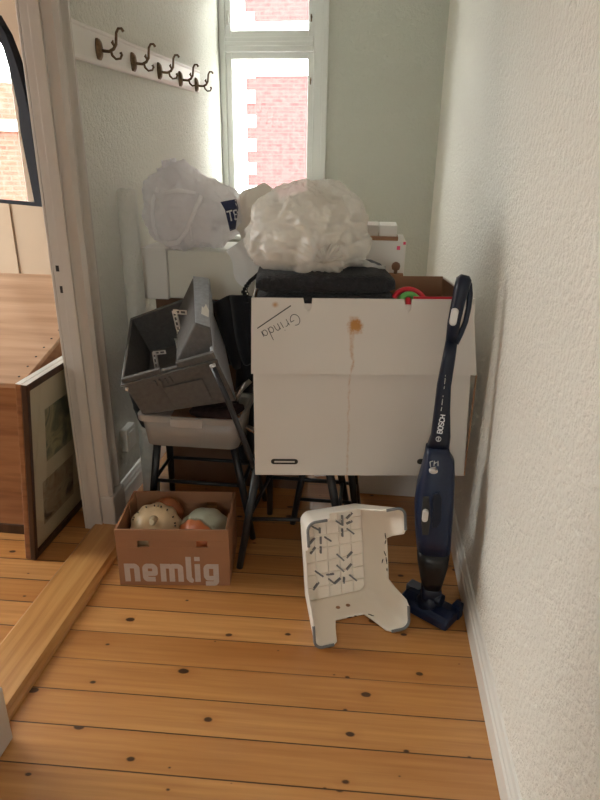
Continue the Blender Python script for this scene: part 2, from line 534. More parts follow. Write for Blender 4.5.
# neighbouring room
b = MB(); b.box((RX0 - .15, RY1, 0), (XLr, RY1 + .12, H))
struct('wall_room_back', b, 'wall_room')
b = MB(); b.box((RX0 - .15, RY0 - .12, 0), (XLr, RY0, H))
struct('wall_room_front', b, 'wall_room')
LW0, LW1, LZ0, LZ1 = 1.15, 3.70, .55, 2.65
LM = (2.30, 3.16)
b = MB()
b.box((RX0 - .15, RY0, 0), (RX0, LW0, H)); b.box((RX0 - .15, LW1, 0), (RX0, RY1, H))
b.box((RX0 - .15, LW0, 0), (RX0, LW1, LZ0)); b.box((RX0 - .15, LW0, LZ1), (RX0, LW1, H))
struct('wall_room_left', b, 'wall_room')
# pipe-like seam strip on room's back wall
pv = at(13, 235, 1, RY1 - .008)
struct('trim_1', MB().box((pv.x - .006, RY1 - .012, 0), (pv.x + .006, RY1, H)), 'wall_room', bevel=.003)

def sash(parent, x0, x1, z0, z1, y, t=.05, d=.04, axis=0, name='sash'):
    """a glazed sash in the x-z plane (axis 0) or y-z plane (axis 1)"""
    def bx(mb, a0, a1, c0, c1, e0=0, e1=0):
        if axis == 0:
            mb.box((a0, y - d / 2 + e0, c0), (a1, y + d / 2 - e1, c1))
        else:
            mb.box((y - d / 2 + e0, a0, c0), (y + d / 2 - e1, a1, c1))
    m = MB()
    bx(m, x0, x0 + t, z0, z1); bx(m, x1 - t, x1, z0, z1)
    bx(m, x0 + t, x1 - t, z0, z0 + t); bx(m, x0 + t, x1 - t, z1 - t, z1)
    o = struct(name, m, 'winpaint', parent, bevel=.004)
    g = MB()
    bx(g, x0 + t * .8, x1 - t * .8, z0 + t * .8, z1 - t * .8, d * .42, d * .42)
    p = struct('pane', g, 'glass', o)
    return o

# window_1: the narrow casement at the hall end
fr = MB()
yw = YB + .05
f = .064
fr.box((WX0, yw - .04, WZ0), (WX0 + f, yw + .06, WZ1)); fr.box((WX1 - f, yw - .04, WZ0), (WX1, yw + .06, WZ1))
fr.box((WX0 + f, yw - .04, WZ0), (WX1 - f, yw + .06, WZ0 + f)); fr.box((WX0 + f, yw - .04, WZ1 - f), (WX1 - f, yw + .06, WZ1))
TZ = at(265, 44, 1, yw - .05).z
fr.box((WX0 + f, yw - .05, TZ - .045), (WX1 - f, yw + .06, TZ + .045))
fr.box((WX0 + f, yw - .062, TZ - .012), (WX1 - f, yw - .048, TZ + .016))
win = struct('window_1', fr, 'winpaint', bevel=.006)
sash(win, WX0 + f, WX1 - f, WZ0 + f, TZ - .045, yw, .040, .05)
sash(win, WX0 + f, WX1 - f, TZ + .045, WZ1 - f, yw, .040, .05)
cs = MB()                                     # casing and lining of the reveal
cs.box((WX1, YB - .018, WZ0 - .05), (WX1 + .034, YB, WZ1 + .05)); cs.box((WX0 - .004, YB - .018, WZ0 - .05), (WX0 + .004, YB, WZ1 + .05))
cs.box((WX0, YB, WZ0), (WX0 + .012, yw - .04, WZ1)); cs.box((WX1 - .012, YB, WZ0), (WX1, yw - .04, WZ1))
struct('window_casing', cs, 'winpaint', win, bevel=.005)
struct('window_sill', MB().box((WX0 - .005, YB - .07, WZ0 - .03), (WX1 + .03, YB + .06, WZ0)), 'winpaint', win, bevel=.008)
for zz in (at(310, 80, 1, yw - .03).z, at(310, 17, 1, yw - .03).z):
    h = MB().tube([(WX1 - f - .02, yw - .028, zz), (WX1 - f - .02, yw - .05, zz)], .006)
    h.tube([(WX1 - f - .02, yw - .05, zz + .012), (WX1 - f - .02, yw - .05, zz - .03)], .005)
    struct('window_catch', h, 'bronze', win)
h = MB().tube([(WX0 + f + .02, yw - .03, TZ + .12), (WX0 + f + .02, yw - .03, TZ + .2)], .008)
struct('window_hinge', h, 'zinc', win)

# window_2: window of the neighbouring room, fill_window: unseen window added for fill light from behind
fr = MB(); xw = RX0 - .06
for a0, a1, c0, c1 in ((LW0, LW0 + .08, LZ0, LZ1), (LW1 - .08, LW1, LZ0, LZ1), (LW0, LW1, LZ0, LZ0 + .07), (LW0, LW1, LZ1 - .07, LZ1), (LM[0] - .04, LM[0] + .04, LZ0, LZ1), (LM[1] - .05, LM[1] + .04, LZ0, LZ1)):
    fr.box((xw - .06, a0, c0), (xw + .05, a1, c1))
w2 = struct('window_2', fr, 'winpaint', bevel=.006)
sash(w2, LW0 + .08, LM[0] - .04, LZ0 + .07, LZ1 - .07, xw, .06, .05, 1)
sash(w2, LM[0] + .04, LM[1] - .05, LZ0 + .07, LZ1 - .07, xw, .06, .05, 1)
sash(w2, LM[1] + .04, LW1 - .08, LZ0 + .07, LZ1 - .07, xw, .06, .05, 1)
fr = MB(); yf = Y0 - .07
for a0, a1, c0, c1 in ((-.65, -.60, 1.2, 2.3), (.0, .05, 1.2, 2.3), (-.60, .0, 1.2, 1.25), (-.60, .0, 2.25, 2.3)):
    fr.box((a0, yf - .05, c0), (a1, yf + .05, c1))
w3 = struct('fill_window', fr, 'winpaint', bevel=.006)
sash(w3, -.60, .0, 1.25, 2.25, yf, .05, .05)

# baseboards: profile swept along y
def base_profile(s):
    return [(0, 0), (.018 * s, 0), (.018 * s, .075), (.014 * s, .082), (.014 * s, .095), (.009 * s, .105), (.006 * s, .118), (0, .122)]
def baseboard(name, x, s, y0, y1):
    m = MB()
    pr = base_profile(s)
    rings = [[Vector((x + a, yy, c)) for a, c in pr] for yy in (y0, y1)]
    m.loft(rings, smooth=False)
    struct(name, m, 'paint')
baseboard('baseboard_right', XR, -1, Y0, YB)
baseboard('baseboard_left', XL, 1, DY1 + .125, YB)
m = MB().box((XL, YB - .016, 0), (XR, YB, .115))
struct('baseboard_back', m, 'paint', bevel=.004)

# doorway: jambs, stops, mouldings
def casing_ring(x, sgn, y0, y1, z):
    # moulded cross-section across y, thickness in +x
    t = [(0, .0), (.0, .022), (.12, .030), (.22, .030), (.30, .020), (.70, .016), (.80, .020), (.90, .026), (1.0, .026), (1.0, 0)]
    return [Vector((x + c * 1.75 * sgn, y0 + (y1 - y0) * a, z)) for a, c in t]
m = MB()
m.box((XLr - .0, DY1, 0), (XL + .0, DY1 + .02, DZ)); m.box((XLr, DY0 - .02, 0), (XL, DY0, DZ)); m.box((XLr, DY0 - .02, DZ), (XL, DY1 + .02, DZ + .02))
m.box((XLr - .012, DY1, 0), (XLr, DY1 + .10, DZ + .1)); m.box((XLr - .012, DY0 - .1, 0), (XLr, DY0, DZ + .1))
jamb = struct('door_1', m, 'casing', bevel=.003)
m = MB().box((XLr + .035, DY1 - .012, .0), (XL, DY1, DZ)); m.box((XLr + .035, DY0, 0), (XL, DY0 + .012, DZ))
struct('door_stop', m, 'casing', jamb, bevel=.002)
m = MB()
m.loft([casing_ring(XL, 1, DY1 + .0, DY1 + .115, z) for z in (.17, DZ + .1)], smooth=False)
m.loft([casing_ring(XL, 1, DY0 - .0, DY0 - .115, z) for z in (.17, DZ + .1)], smooth=False)
m.box((XL, DY0 - .115, DZ), (XL + .04, DY1 + .115, DZ + .11))
struct('door_moulding', m, 'casing', jamb)
m = MB().box((XL, DY1 - .004, 0), (XL + .060, DY1 + .122, .17))
m.box((XL, DY0 - .122, 0), (XL + .180, DY0 + .016, .19))
struct('door_plinth', m, 'casing', jamb, bevel=.008, bseg=3)
for (px, py, hw, hh) in ((57.5, 268.5, .006, .011), (61.5, 289.5, .005, .013)):
    p = at(px, py, 1, DY1)
    m = MB().box((p.x - hw, DY1 - .0015, p.z - hh), (p.x + hw, DY1 + .002, p.z + hh))
    struct('strike_hole', m, 'slot', jamb)
# threshold board
m = MB()
x0, x1 = -1.142, -.962
rings = []
for yy in (DY0 - .01, DY1 - .0):
    rings.append([Vector((a, yy, c)) for a, c in ((x0, 0), (x1, 0), (x1, .014), (x1 - .010, .020), (x1 - .018, .034), (x0 + .012, .036), (x0, .026))])
m.loft(rings, smooth=False)
struct('trim_2', m, 'thresh')
m = MB().box((XL, DY1 + .165, .0), (XL + .001, DY1 + .17, .01))

# outside: brick houses and the ground of the courtyard
YO = 14.0
qx = at(247, 130, 1, YO).x; bx_ = at(256, 130, 1, YO).x
z_lo = at(265, 76, 1, YO).z; z_hi = at(265, 22, 1, YO).z
bl = thing('brick_building', 'red brick building with white corner stones seen outside the narrow hall window', 'building', (0, YO, -3))
m = MB().box((qx, YO, -3), (6, YO + 4, z_lo)); m.box((qx, YO, z_hi), (6, YO + 4, 6.2))
link_mesh('brick_wall', m, 'brick', bl)
m = MB()
m.box((qx - 2.2, YO - .03, -3), (qx, YO + 4, 6.2))
m.box((qx, YO - .04, z_lo), (6, YO + 4, z_hi))  # white band; its lower part paints window glare over the bricks
zq = -3 + .11
while zq < 6.1:
    m.box((qx, YO - .03, zq), (bx_, YO, min(zq + .24, 6.2)))
    zq += .47
link_mesh('corner_stones_glare', m, 'stone', bl)
# dripped white band low down
bl2 = thing('brick_house', 'orange brick house reflected in the arched mirror', 'building', (-8.6, 1, -3))
m = MB().box((-10.6, -6, -3), (-9.0, 9.2, 1.95)).box((-10.6, 3.5, 2.1), (-9.0, 9.2, 2.6))
link_mesh('brick_wall', m, 'brick2', bl2)
m = MB().box((-10.6, -6, 1.95), (-8.9, 9.2, 2.1))
link_mesh('cornice', m, 'stone', bl2)
struct('ground', MB().box((-16, -14, -3.2), (16, 22, -3)), 'stone')

# ------------------------------------------------------------------ socket
p0 = at(118, 430, 0, XL); p1 = at(131, 455, 0, XL)
m = MB().box((XL, 2.43, .255), (XL + .034, 2.535, .365))
so = thing('wall_socket', 'white wall socket low on the left wall just past the door frame', 'socket', (XL, 2.48, .255))
link_mesh('socket_box', m, 'socket', so, bevel=.006, bseg=3)
m = MB().box((XL + .034, 2.45, .275), (XL + .038, 2.515, .345))
link_mesh('socket_face', m, 'socket', so, bevel=.002)

# ------------------------------------------------------------------ coat rack with five hooks
def rack_z(y):
    return 1.915 + (y - 2.36) * .036
rk = thing('coat_rack', 'white moulded coat rack board with five bronze hooks on the left wall', 'coat rack', (XL, 2.41, 1.86))
m = MB()
rings = []
for yy in (2.335, 4.02):
    zc = rack_z(yy)
    rings.append([Vector((XL + a, yy, zc + c)) for a, c in ((0, -.062), (.012, -.062), (.017, -.056), (.020, -.044), (.020, .044), (.024, .050), (.022, .058), (.016, .062), (0, .062))])
m.loft(rings, smooth=False)
link_mesh('board', m, 'paint', rk, bevel=.002)
def hook_parts(root, y, z):
    X = XL + .020
    m = MB()
    # oval cast back plate, slightly lobed
    n = 24; ring = []
    for k_, (s, dx) in enumerate(((1, 0), (1, .006), (.72, .014), (.3, .018))):
        ring.append([Vector((X + dx, y + .024 * s * math.cos(2 * PI * j / n), z - .004 + .040 * s * math.sin(2 * PI * j / n) * (1 - .10 * math.cos(4 * 2 * PI * j / n)))) for j in range(n)])
    m.loft(ring)
    hk = link_mesh('hook', m, 'bronze', root)
    up = [(0.006, -.004), (.020, -.010), (.040, -.012), (.056, -.004), (.066, .012), (.068, .030), (.070, .050), (.078, .064), (.090, .064), (.095, .054)]
    m = MB()
    m.tube([(X + a * 1.12, y, z + c) for a, c in up], [.008, .006, .006, .006, .0058, .0052, .005, .0048, .0048, .006])
    lo = [(.046, -.010), (.050, -.026), (.062, -.038), (.078, -.036), (.084, -.024), (.080, -.016)]
    m.tube([(X + a * 1.12, y, z + c) for a, c in lo], [.005, .005, .0045, .0045, .0048, .006])
    # small leaf ornament
    m.tube([(X + .066, y, z + .006), (X + .060, y, z + .018), (X + .064, y, z + .026)], [.004, .006, .002])
    link_mesh('hook_arm', m, 'bronze', hk)
for hp in ((99, 48), (133.5, 61), (159.5, 70), (180.5, 78), (196.5, 84)):
    q = at(hp[0], hp[1], 0, XL + .025)
    hook_parts(rk, q.y, q.z)

# ------------------------------------------------------------------ neighbouring room: chest, pictures, mirror
a1 = at(20, 383, 1, 2.08)
CX = a1.x; CZ = a1.z
rear = at(62, 333, 0, CX)
slope = (rear.z - CZ) / (rear.y - 2.08)
ch = thing('wooden_chest', 'large pine chest with sloping lid and dovetailed corners behind the doorway', 'chest', (CX - .6, 2.5, 0))
cyf, cyb, cx0, cx1 = 2.10, 2.98, CX - 1.15, CX - .005
def lidz(y):
    t = (y - 2.08)
    return CZ + slope * t
m = MB()
ys = [cyf + (cyb - cyf) * i / 8 for i in range(9)]
rings = [[Vector((x, y, 0.0)) for y in (cyf, cyb)] + [Vector((x, y, lidz(y) - .022)) for y in reversed(ys)] for x in (cx0, cx1)]
m.loft(rings, smooth=False)
body = link_mesh('body', m, 'chest', ch, bevel=.003)
m = MB()
rings = []
for y in [2.075 + (cyb + .02 - 2.075) * i / 10 for i in range(11)]:
    rings.append([Vector((cx0 - .02, y, lidz(y) - .021)), Vector((cx1 + .012, y, lidz(y) - .021)), Vector((cx1 + .012, y, lidz(y))), Vector((cx0 - .02, y, lidz(y)))])
m.loft(rings, smooth=False)
lid = link_mesh('lid', m, 'chest_lid', ch, bevel=.003)
for i in range(9):
    y = 2.12 + i * .07
    c = Vector((cx1 - .02, y, lidz(y) - .002))
    m = MB().tube([c, c + Vector((0, 0, .004))], .0045, 8)
    link_mesh('nail_head', m, 'slot', lid)
m = MB()
for i in range(7):                          # dovetail ends on the front corner
    z = .10 + i * .083
    m.poly([(cx1 - .030, cyf - .0012, z), (cx1 + .000, cyf - .0012, z - .008), (cx1, cyf - .0012, z + .048), (cx1 - .030, cyf - .0012, z + .038)], (0, .002, 0))
link_mesh('dovetail', m, 'darkwood', body)
m = MB().box((cx0 - .005, cyf - .010, 0), (cx1 + .006, cyf, .045)); m.box((cx1, cyf, 0), (cx1 + .008, cyb, .045))
link_mesh('plinth', m, 'darkwood', ch, bevel=.003)

def picture(label, xb, xt, y0, y1, Hh, mats, prints=True):
    """framed picture standing on the floor, leaning towards -x at its top"""
    # local frame: u along y, v up (leaning), n facing +x
    v = Vector((xt - xb, 0, Hh)).normalized(); u = Vector((0, 1, 0)); n = u.cross(v)
    o = Vector((xb, y0, 0.002)); Wd = y1 - y0; L = math.hypot(xt - xb, Hh)
    r = thing('framed_picture', label, 'picture', o, group='framed pictures leaning beside the chest')
    t = .022; dp = .022
    def bx(mb, a0, a1, b0, b1, n0, n1):
        p = [o + u * a + v * b_ + n * c for c in (n0, n1) for a, b_ in ((a0, b0), (a1, b0), (a1, b1), (a0, b1))]
        mb.hexa(p)
    m = MB()
    bx(m, 0, t, 0, L, -dp, 0); bx(m, Wd - t, Wd, 0, L, -dp, 0); bx(m, t, Wd - t, 0, t * 1.3, -dp, 0); bx(m, t, Wd - t, L - t * 1.3, L, -dp, 0)
    link_mesh('frame', m, mats[0], r, bevel=.003)
    m = MB(); bx(m, 0, Wd, L, L + .0018, -dp * .95, -.002)
    link_mesh('lit_top_edge', m, 'paint', r)  # white strip paints the light caught along the frame's top
    m = MB(); bx(m, t * .9, Wd - t * .9, t * 1.1, L - t * 1.1, -dp * .7, -dp * .6)
    mo = link_mesh('mount', m, 'mount', r)
    for a0, a1, b0, b1, pm in ((.28, .82, .50, .80, 'print1'), (.20, .72, .14, .40, 'print2')):
        m = MB(); bx(m, Wd * a0, Wd * a1, L * b0, L * b1, -dp * .6, -dp * .57)
        link_mesh('print', m, pm, mo)
    m = MB(); bx(m, t * .9, Wd - t * .9, t * 1.1, L - t * 1.1, -dp * .30, -dp * .26)
    link_mesh('glass', m, 'glass', r)
    return r
pt = at(29, 385, 1, 1.95)
picture('dark wood framed picture with two small portraits leaning beside the chest', -1.278, -1.198, 1.918, 2.42, .755, ('darkwood',))
picture('framed picture with brown edge leaning behind the portrait picture', -1.304, -1.224, 1.925, 2.40, .755, ('chest',))

# mirror: upright arched glass with a thick black frame, angled away from the doorway
mn = Vector((-.55, -.835, 0)).normalized()
mp = at(42, 207, 1, 2.95)
mu = Vector((-mn.y, mn.x, 0)) * -1
mu = Vector((.835, -.55, 0)).normalized()
outer = [(42, 207), (38, 180), (34, 150), (29.5, 116), (25, 95), (20, 76), (13, 54), (5, 33), (-6, 14)]
inner = [(34.5, 205), (30, 181), (25, 156), (20, 130), (18, 108), (14, 90), (9.5, 70), (3, 48), (-8, 28)]
def muv(pts):
    out = []
    for a in pts:
        p = hit(a[0], a[1], mp, mn) - mp
        out.append((p.dot(mu), p.z))
    return out
ou, iu = muv(outer), muv(inner)
half = .34
def full(r):
    r = [(max(min(a, .0), -half), c) for a, c in r]
    left = [(-2 * half - a, c) for a, c in reversed(r)]
    return r + left
fo = full(ou); fi = full([(min(a, -.022), c) for a, c in iu])
fi[0] = (fi[0][0], max(fi[0][1], .018)); fi[-1] = (fi[-1][0], fi[0][1])
mr = thing('wall_mirror', 'tall arched mirror with thick black frame beside the doorway', 'mirror', mp)
m = MB()
def m3(a, c, d):
    return mp + mu * a + Vector((0, 0, c)) + mn * d
n = len(fo)
rings = []
for j in range(n):
    (a, c), (e, g) = fo[j], fi[j]
    rings.append([m3(a, c, -.035), m3(a, c, 0), m3(e, g, .0), m3(e, g, -.035)])
rings.append(rings[0])
m.loft(rings, caps=False, smooth=False)
link_mesh('frame', m, 'black_paint', mr, bevel=.002)
m = MB().poly([m3(a, c, -.012) for a, c in fi], mn * -.01)
link_mesh('mirror_glass', m, 'mirror', mr)
m = MB(); cc = m3(-half, .35, -.035)
m.tube([cc, Vector((cc.x, RY1, cc.z))], .015); m.obox(Vector((cc.x, RY1 - .006, cc.z)), Vector((.05, 0, 0)), Vector((0, .006, 0)), Vector((0, 0, .05)))
link_mesh('wall_bracket', m, 'black_metal', mr)

# ------------------------------------------------------------------ big white moving box
BL = Vector((-.376, 1.934, .45)); BRp = Vector((.383, 2.031, .45))
byaw = math.atan2(BRp.y - BL.y, BRp.x - BL.x)
BW, BD, BH = (BRp - BL).length, .44, .652
bb = thing('moving_box', 'big white cardboard moving box with rusty drip stain and marker writing', 'box', BL, byaw)
BM = ROOT[bb]
def L(x, y, z):
    return BM @ Vector((x * (1 - .045 * max(0, (z - .405) / .247)), y, z))
BN = (BM.to_3x3() @ Vector((0, -1, 0)))
BU = (BM.to_3x3() @ Vector((1, 0, 0)))
def onbox(px, py, off=0):
    p = hit(px, py, L(0, -off, 0), BN)
    q = BM.inverted() @ p
    return q
stain = stained_carton(BH, onbox(352, 340).x)
T = .006
crease = onbox(350, 372.5).z
m = MB()
def lb(mb, a, b, mi=0):
    x0, y0, z0 = a; x1, y1, z1 = b
    mb.hexa([L(x0, y0, z0), L(x1, y0, z0), L(x1, y1, z0), L(x0, y1, z0), L(x0, y0, z1), L(x1, y0, z1), L(x1, y1, z1), L(x0, y1, z1)], mi)
lb(m, (0, 0, 0), (BW, T, BH - .02)); lb(m, (0, BD - T, 0), (BW, BD, BH)); lb(m, (0, T, 0), (T, BD - T, BH)); lb(m, (BW - T, T, 0), (BW, BD - T, BH)); lb(m, (T, T, 0), (BW - T, BD - T, T))
body = link_mesh('carton', m, stain, bb, bevel=.0015)
m = MB(); lb(m, (T, BD - T - .002, .01), (BW - T, BD - T, BH + .002)); lb(m, (T, T, .01), (T + .002, BD - T, BH - .005)); lb(m, (BW - T - .002, T, .01), (BW - T, BD - T, BH - .005)); lb(m, (T, T, .01), (BW - T, T + .002, BH - .03))
link_mesh('inner_lining', m, 'carton_b', bb)
m = MB(); lb(m, (BW - .002, -.004, .004), (BW + .002, .004, crease - .002))
link_mesh('torn_edge', m, 'carton_b', bb)
# overlapping top flap with two lock notches
nl0, nl1 = onbox(306.5, 298).x, onbox(315, 298).x
nr0, nr1 = onbox(411, 298).x, onbox(419, 298).x
nz = onbox(310, 311).z
y0_, y1_ = -.0075, -.0015
pts = [(-.006, crease), (BW - .006, crease), (BW - .008, BH - .0), (nr1, BH), (nr1 - .004, nz + .012), (nr1 - .012, nz), (nr0 + .004, nz + .012), (nr0, BH),
       (nl1, BH), (nl1 - .003, nz + .012), ((nl0 + nl1) / 2, nz), (nl0 + .004, nz + .012), (nl0 - .003, BH), (-.002, BH)]
m = MB().poly([L(a, y0_, c) for a, c in pts], L(0, y1_, 0) - L(0, y0_, 0))
fl = link_mesh('front_flap', m, stain, bb)
# raised pre-cut tab between the notches and crease line
m = MB(); lb(m, (nl1 + .002, y0_ - .001, nz + .004), (nr0 - .002, y0_, BH))
link_mesh('pre_cut_tab', m, 'carton_w', fl)
for px0, px1 in ((271, 298), (417, 440)):
    a = onbox(px0, 461.5); c = onbox(px1, 461.5)
    m = MB()
    x0, x1, z = a.x, c.x, a.z
    ring = [L(x0 + .010 + .010 * math.cos(t), -.0008, z + .0105 * math.sin(t)) for t in [PI / 2 + PI * i / 8 for i in range(9)]] + \
           [L(x1 - .010 + .010 * math.cos(t), -.0008, z + .0105 * math.sin(t)) for t in [-PI / 2 + PI * i / 8 for i in range(9)]]
    m.poly(ring, BN * -.001)
    hs = link_mesh('hand_hole', m, 'slot', bb)
    m = MB(); lb(m, (x0 + .012, -.0022, z - .003), (x1 - .012, -.0012, z + .003))
    link_mesh('hand_hole_flap', m, 'zinc' if px0 < 300 else 'slot', hs)
# marker writing, upside down
o2 = onbox(299, 316, .0076); e2 = onbox(264, 333, .0076)
su = Vector((e2.x - o2.x, 0, e2.z - o2.z)); wl = su.length; su.normalize()
sv = Vector((-su.z, 0, su.x)); 
if sv.z > 0: sv = -sv
R3 = BM.to_3x3(); O = L(o2.x, -.0076, o2.z) ; U = R3 @ su; V = R3 @ sv
def arc(cx, cy, rx, ry, a0, a1, n=10):
    return [(cx + rx * math.cos(math.radians(a0 + (a1 - a0) * i / n)), cy + ry * math.sin(math.radians(a0 + (a1 - a0) * i / n))) for i in range(n + 1)]
gl = [arc(.16, .28, .20, .34, 60, 330), [(.34, .10), (.36, .30), (.20, .28)],           # G
      [(.48, .42), (.50, 0)], arc(.60, .22, .10, .18, 170, 60, 6),                       # r
      [(.76, .40), (.78, .0)], [(.75, .56), (.76, .60)],                                 # i
      [(.90, .40), (.92, .0)], arc(1.0, .20, .09, .20, 150, 0, 6) + [(1.10, 0)],         # n
      arc(1.28, .18, .10, .18, 0, 360, 12), [(1.40, .80), (1.38, .0)],                   # d
      arc(1.58, .18, .10, .18, 0, 360, 12), [(1.70, .36), (1.70, .0)]]                   # a
m = MB(); s_ = wl / 1.7
for st in gl:
    m.stroke([(a * s_, c * s_ * .72 - .008) for a, c in st], .0022, O, U, V, BN, .0005)
uo = onbox(292.5, 305.5, .0076); ue = onbox(259, 328, .0076)
ud = Vector((ue.x - uo.x, 0, ue.z - uo.z))
m.stroke([(0, 0), (ud.length, 0)], .0036, L(uo.x, -.0076, uo.z), R3 @ ud.normalized(), V, BN, .0005)
link_mesh('marker_writing', m, 'marker', fl)
pv_ = Matrix.Translation((0, -.0075, BH))
fl.matrix_basis = pv_ @ Matrix.Rotation(-.06, 4, 'X') @ pv_.inverted()

# fleece blanket folded in the box
def folded(name, label, cat, matn, x0, x1, y0, y1, layers, amp=.006, seed=1, prof_r=None):
    """soft folded cloth: rounded slabs stacked, in box-local space"""
    r = thing(name, label, cat, L((x0 + x1) / 2, (y0 + y1) / 2, layers[0][0]))
    m = MB()
    for li, (z0, z1) in enumerate(layers):
        n = 40; hh = (z1 - z0) / 2; zc = (z0 + z1) / 2
        rings = []
        for i in range(n + 1):
            x = x0 + (x1 - x0) * i / n
            e = min(i, n - i) / 3.0
            sh = min(1, .55 + .45 * min(e, 1)) if e < 1 else 1
            ring = []
            for j in range(36):
                a = 2 * PI * j / 36
                ca, sa = math.cos(a), math.sin(a)
                k = .22
                ex = (abs(ca) ** k) * (1 if ca > 0 else -1); ez = (abs(sa) ** .55) * (1 if sa > 0 else -1)
                p = Vector((x, (y0 + y1) / 2 + ex * (y1 - y0) / 2, zc + ez * hh * sh))
                nz_ = noise.noise(Vector((x * 7 + seed, p.y * 7, p.z * 16 + li * 5)))
                p.z += nz_ * amp; p.y += noise.noise(Vector((x * 9, p.z * 20, seed + 3))) * amp * .7
                ring.append(L(p.x, p.y, p.z))
            rings.append(ring)
        m.loft(rings)
    link_mesh('cloth', m, matn, r)
    return r
bx0 = onbox(254, 290).x + .006; bx1 = onbox(397, 290).x
ztop = BH + .074
folded('fleece_blanket', 'charcoal grey fleece blanket folded in the top of the big white box', 'blanket', 'fleece', .012, bx1 + .022, .012, BD - .02,
       [(T + .01, .33), (.32, BH - .06), (BH - .065, BH + .015), (BH + .005, ztop)], .004)

# red and green toy ring between blanket and box side
rg = thing('toy_ring', 'red and green plastic toy ring sticking out of the big white box', 'toy', L(.62, .05, BH - .1))
m = MB()
c1_ = onbox(413, 301, -.03)
pts = []
for i in range(17):
    a = PI * i / 16
    pts.append(L(c1_.x + .058 * math.cos(a) + .012, .030 + .03 * math.sin(a), c1_.z - .012 + .046 * math.sin(a)))
m.tube(pts, .0085, 10)
a_, b_ = onbox(415, 301, -.012), onbox(415.5, 313, -.012)
m.tube([L(a_.x, .016, a_.z + .01), L(b_.x, .016, b_.z - .01)], .0085, 8)
link_mesh('red_band', m, 'red', rg)
m = MB()
pts = []
for i in range(13):
    a = PI * i / 12
    pts.append(L(c1_.x + .034 * math.cos(a) + .012, .020 + .02 * math.sin(a), c1_.z - .014 + .034 * math.sin(a)))
m.tube(pts, .011, 10)
link_mesh('green_band', m, 'green', rg)
m = MB(); aa = onbox(421, 297.5, -.012)
lb(m, (aa.x, .010, BH - .06), (BW - .014, .016, BH + .005))
o = link_mesh('red_folder', m, 'red', None, bevel=.001)
tag(o, 'thin red folder edge standing inside the front right of the big white box', 'folder')

# ------------------------------------------------------------------ soft bags
def ridge(p, s, seed):
    v = 0; amp = 1; f_ = s
    for i in range(4):
        q = Vector((p.x * f_ + seed, p.y * f_ + seed * .7, p.z * f_ - seed))
        v += amp * (1 - abs(noise.noise(q)) * 2.2)
        amp *= .5; f_ *= 2.1
    return v
def blob(center, rad, seed, amp=.02, s=6, zmin=None, shape=None, nu=120, nv=80, smooth_noise=.03):
    c = Vector(center); m = MB(); rings = []
    for i in range(1, nv):
        th = PI * i / nv; ring = []
        for j in range(nu):
            ph = 2 * PI * j / nu
            d = Vector((math.sin(th) * math.cos(ph), math.sin(th) * math.sin(ph), math.cos(th)))
            k = 1 + smooth_noise * 4 * noise.noise(d * 1.6 + Vector((seed, 0, 0)))
            if shape: k *= shape(d)
            p = Vector((d.x * rad[0], d.y * rad[1], d.z * rad[2])) * k
            p += d * amp * (ridge(p, s, seed) - 1.0)
            p += c
            if zmin is not None and p.z < zmin:
                p.z = zmin + (p.z - zmin) * .02
            ring.append(p)
        rings.append(ring)
    m.loft(rings, smooth=True)
    return m
# clear sack with a duvet: rests on the blanket
zb = L(0, 0, ztop).z
dc = at(309, 230, 1, 2.22)
R_x = (at(367, 230, 1, 2.22).x - at(249, 230, 1, 2.22).x) / 2
R_z = (at(309, 182, 1, 2.22).z - zb) / 2
dcc = Vector((dc.x, 2.14, zb + R_z * .80))
sack = thing('duvet_sack', 'crinkled clear plastic sack stuffed with cream bedding on the dark blanket', 'bag', (dcc.x, dcc.y, zb))
def sq(d):
    k = 1.0
    k += .16 * max(0, -d.z) * (1 - max(0, -d.z))
    if d.x > .2 and d.z > .25: k += .10 * (d.x * d.z)
    return k
m = blob(dcc, (R_x * .82, .155, R_z * 1.04), 3.1, .012, 5, zb + .004, sq)
link_mesh('bedding', m, 'duvet', sack)
m = blob(dcc + Vector((0, -.002, .004)), (R_x * .97, .185, R_z * 1.18), 7.7, .020, 8, zb + .001, sq, 160, 110)
kn = at(323, 262, 1, 1.965)
for i, p in enumerate(m.v):
    if p.y < dcc.y + .04:
        dx, dz = p.x - kn.x, p.z - kn.z
        rr_ = math.hypot(dx, dz); a = math.atan2(dz, dx)
        fo_ = abs(math.sin(a * 6.5 + 1.3 * noise.noise(Vector((a * 2, rr_ * 8, 3))))) ** .6
        wgt = math.exp(-((rr_ - .10) / .11) ** 2) * min(1, (dcc.y + .04 - p.y) / .08)
        m.v[i] = p + (p - dcc).normalized() * (.013 * (fo_ - .75)) * wgt
        if m.v[i].z < zb + .001: m.v[i].z = zb + .001
bagm = link_mesh('plastic_film', m, 'film_clear', sack)
# gathered folds towards the knot low on the front of the sack
m = MB()
for i in range(15):
    a = PI * (.08 + .84 * i / 14)
    q = kn + Vector((math.cos(a) * (.04 + .02 * random.random()), .004, math.sin(a) * (.035 + .03 * random.random())))
    q2 = kn + Vector((math.cos(a) * .10, .05, math.sin(a) * .09))
    m.tube([kn + Vector((0, .012, 0)), (kn + q) / 2 + Vector((0, -.004, 0)), q, q2 + Vector((0, .02, 0))], [.007, .006, .0035, .001], 6)
link_mesh('gathered_neck', m, 'film_clear', bagm)
# trailing corner of the film on the right, resting on the blanket
m = MB(); rows = []
for i in range(14):
    t = i / 13; row = []
    for j in range(10):
        s = j / 9
        px = 338 + 48 * t; py = 268 - 16 * (1 - t) * (1 - s) + 3 * s
        p = at(px, py, 1, 2.08 + .10 * s)
        p.z = max(zb + .003, p.z + .012 * noise.noise(Vector((t * 6, s * 4, 2))))
        row.append(p)
    rows.append(row)
m.loft(rows, closed=False, caps=False)
link_mesh('loose_film', m, 'film_clear', sack, solid=.001)

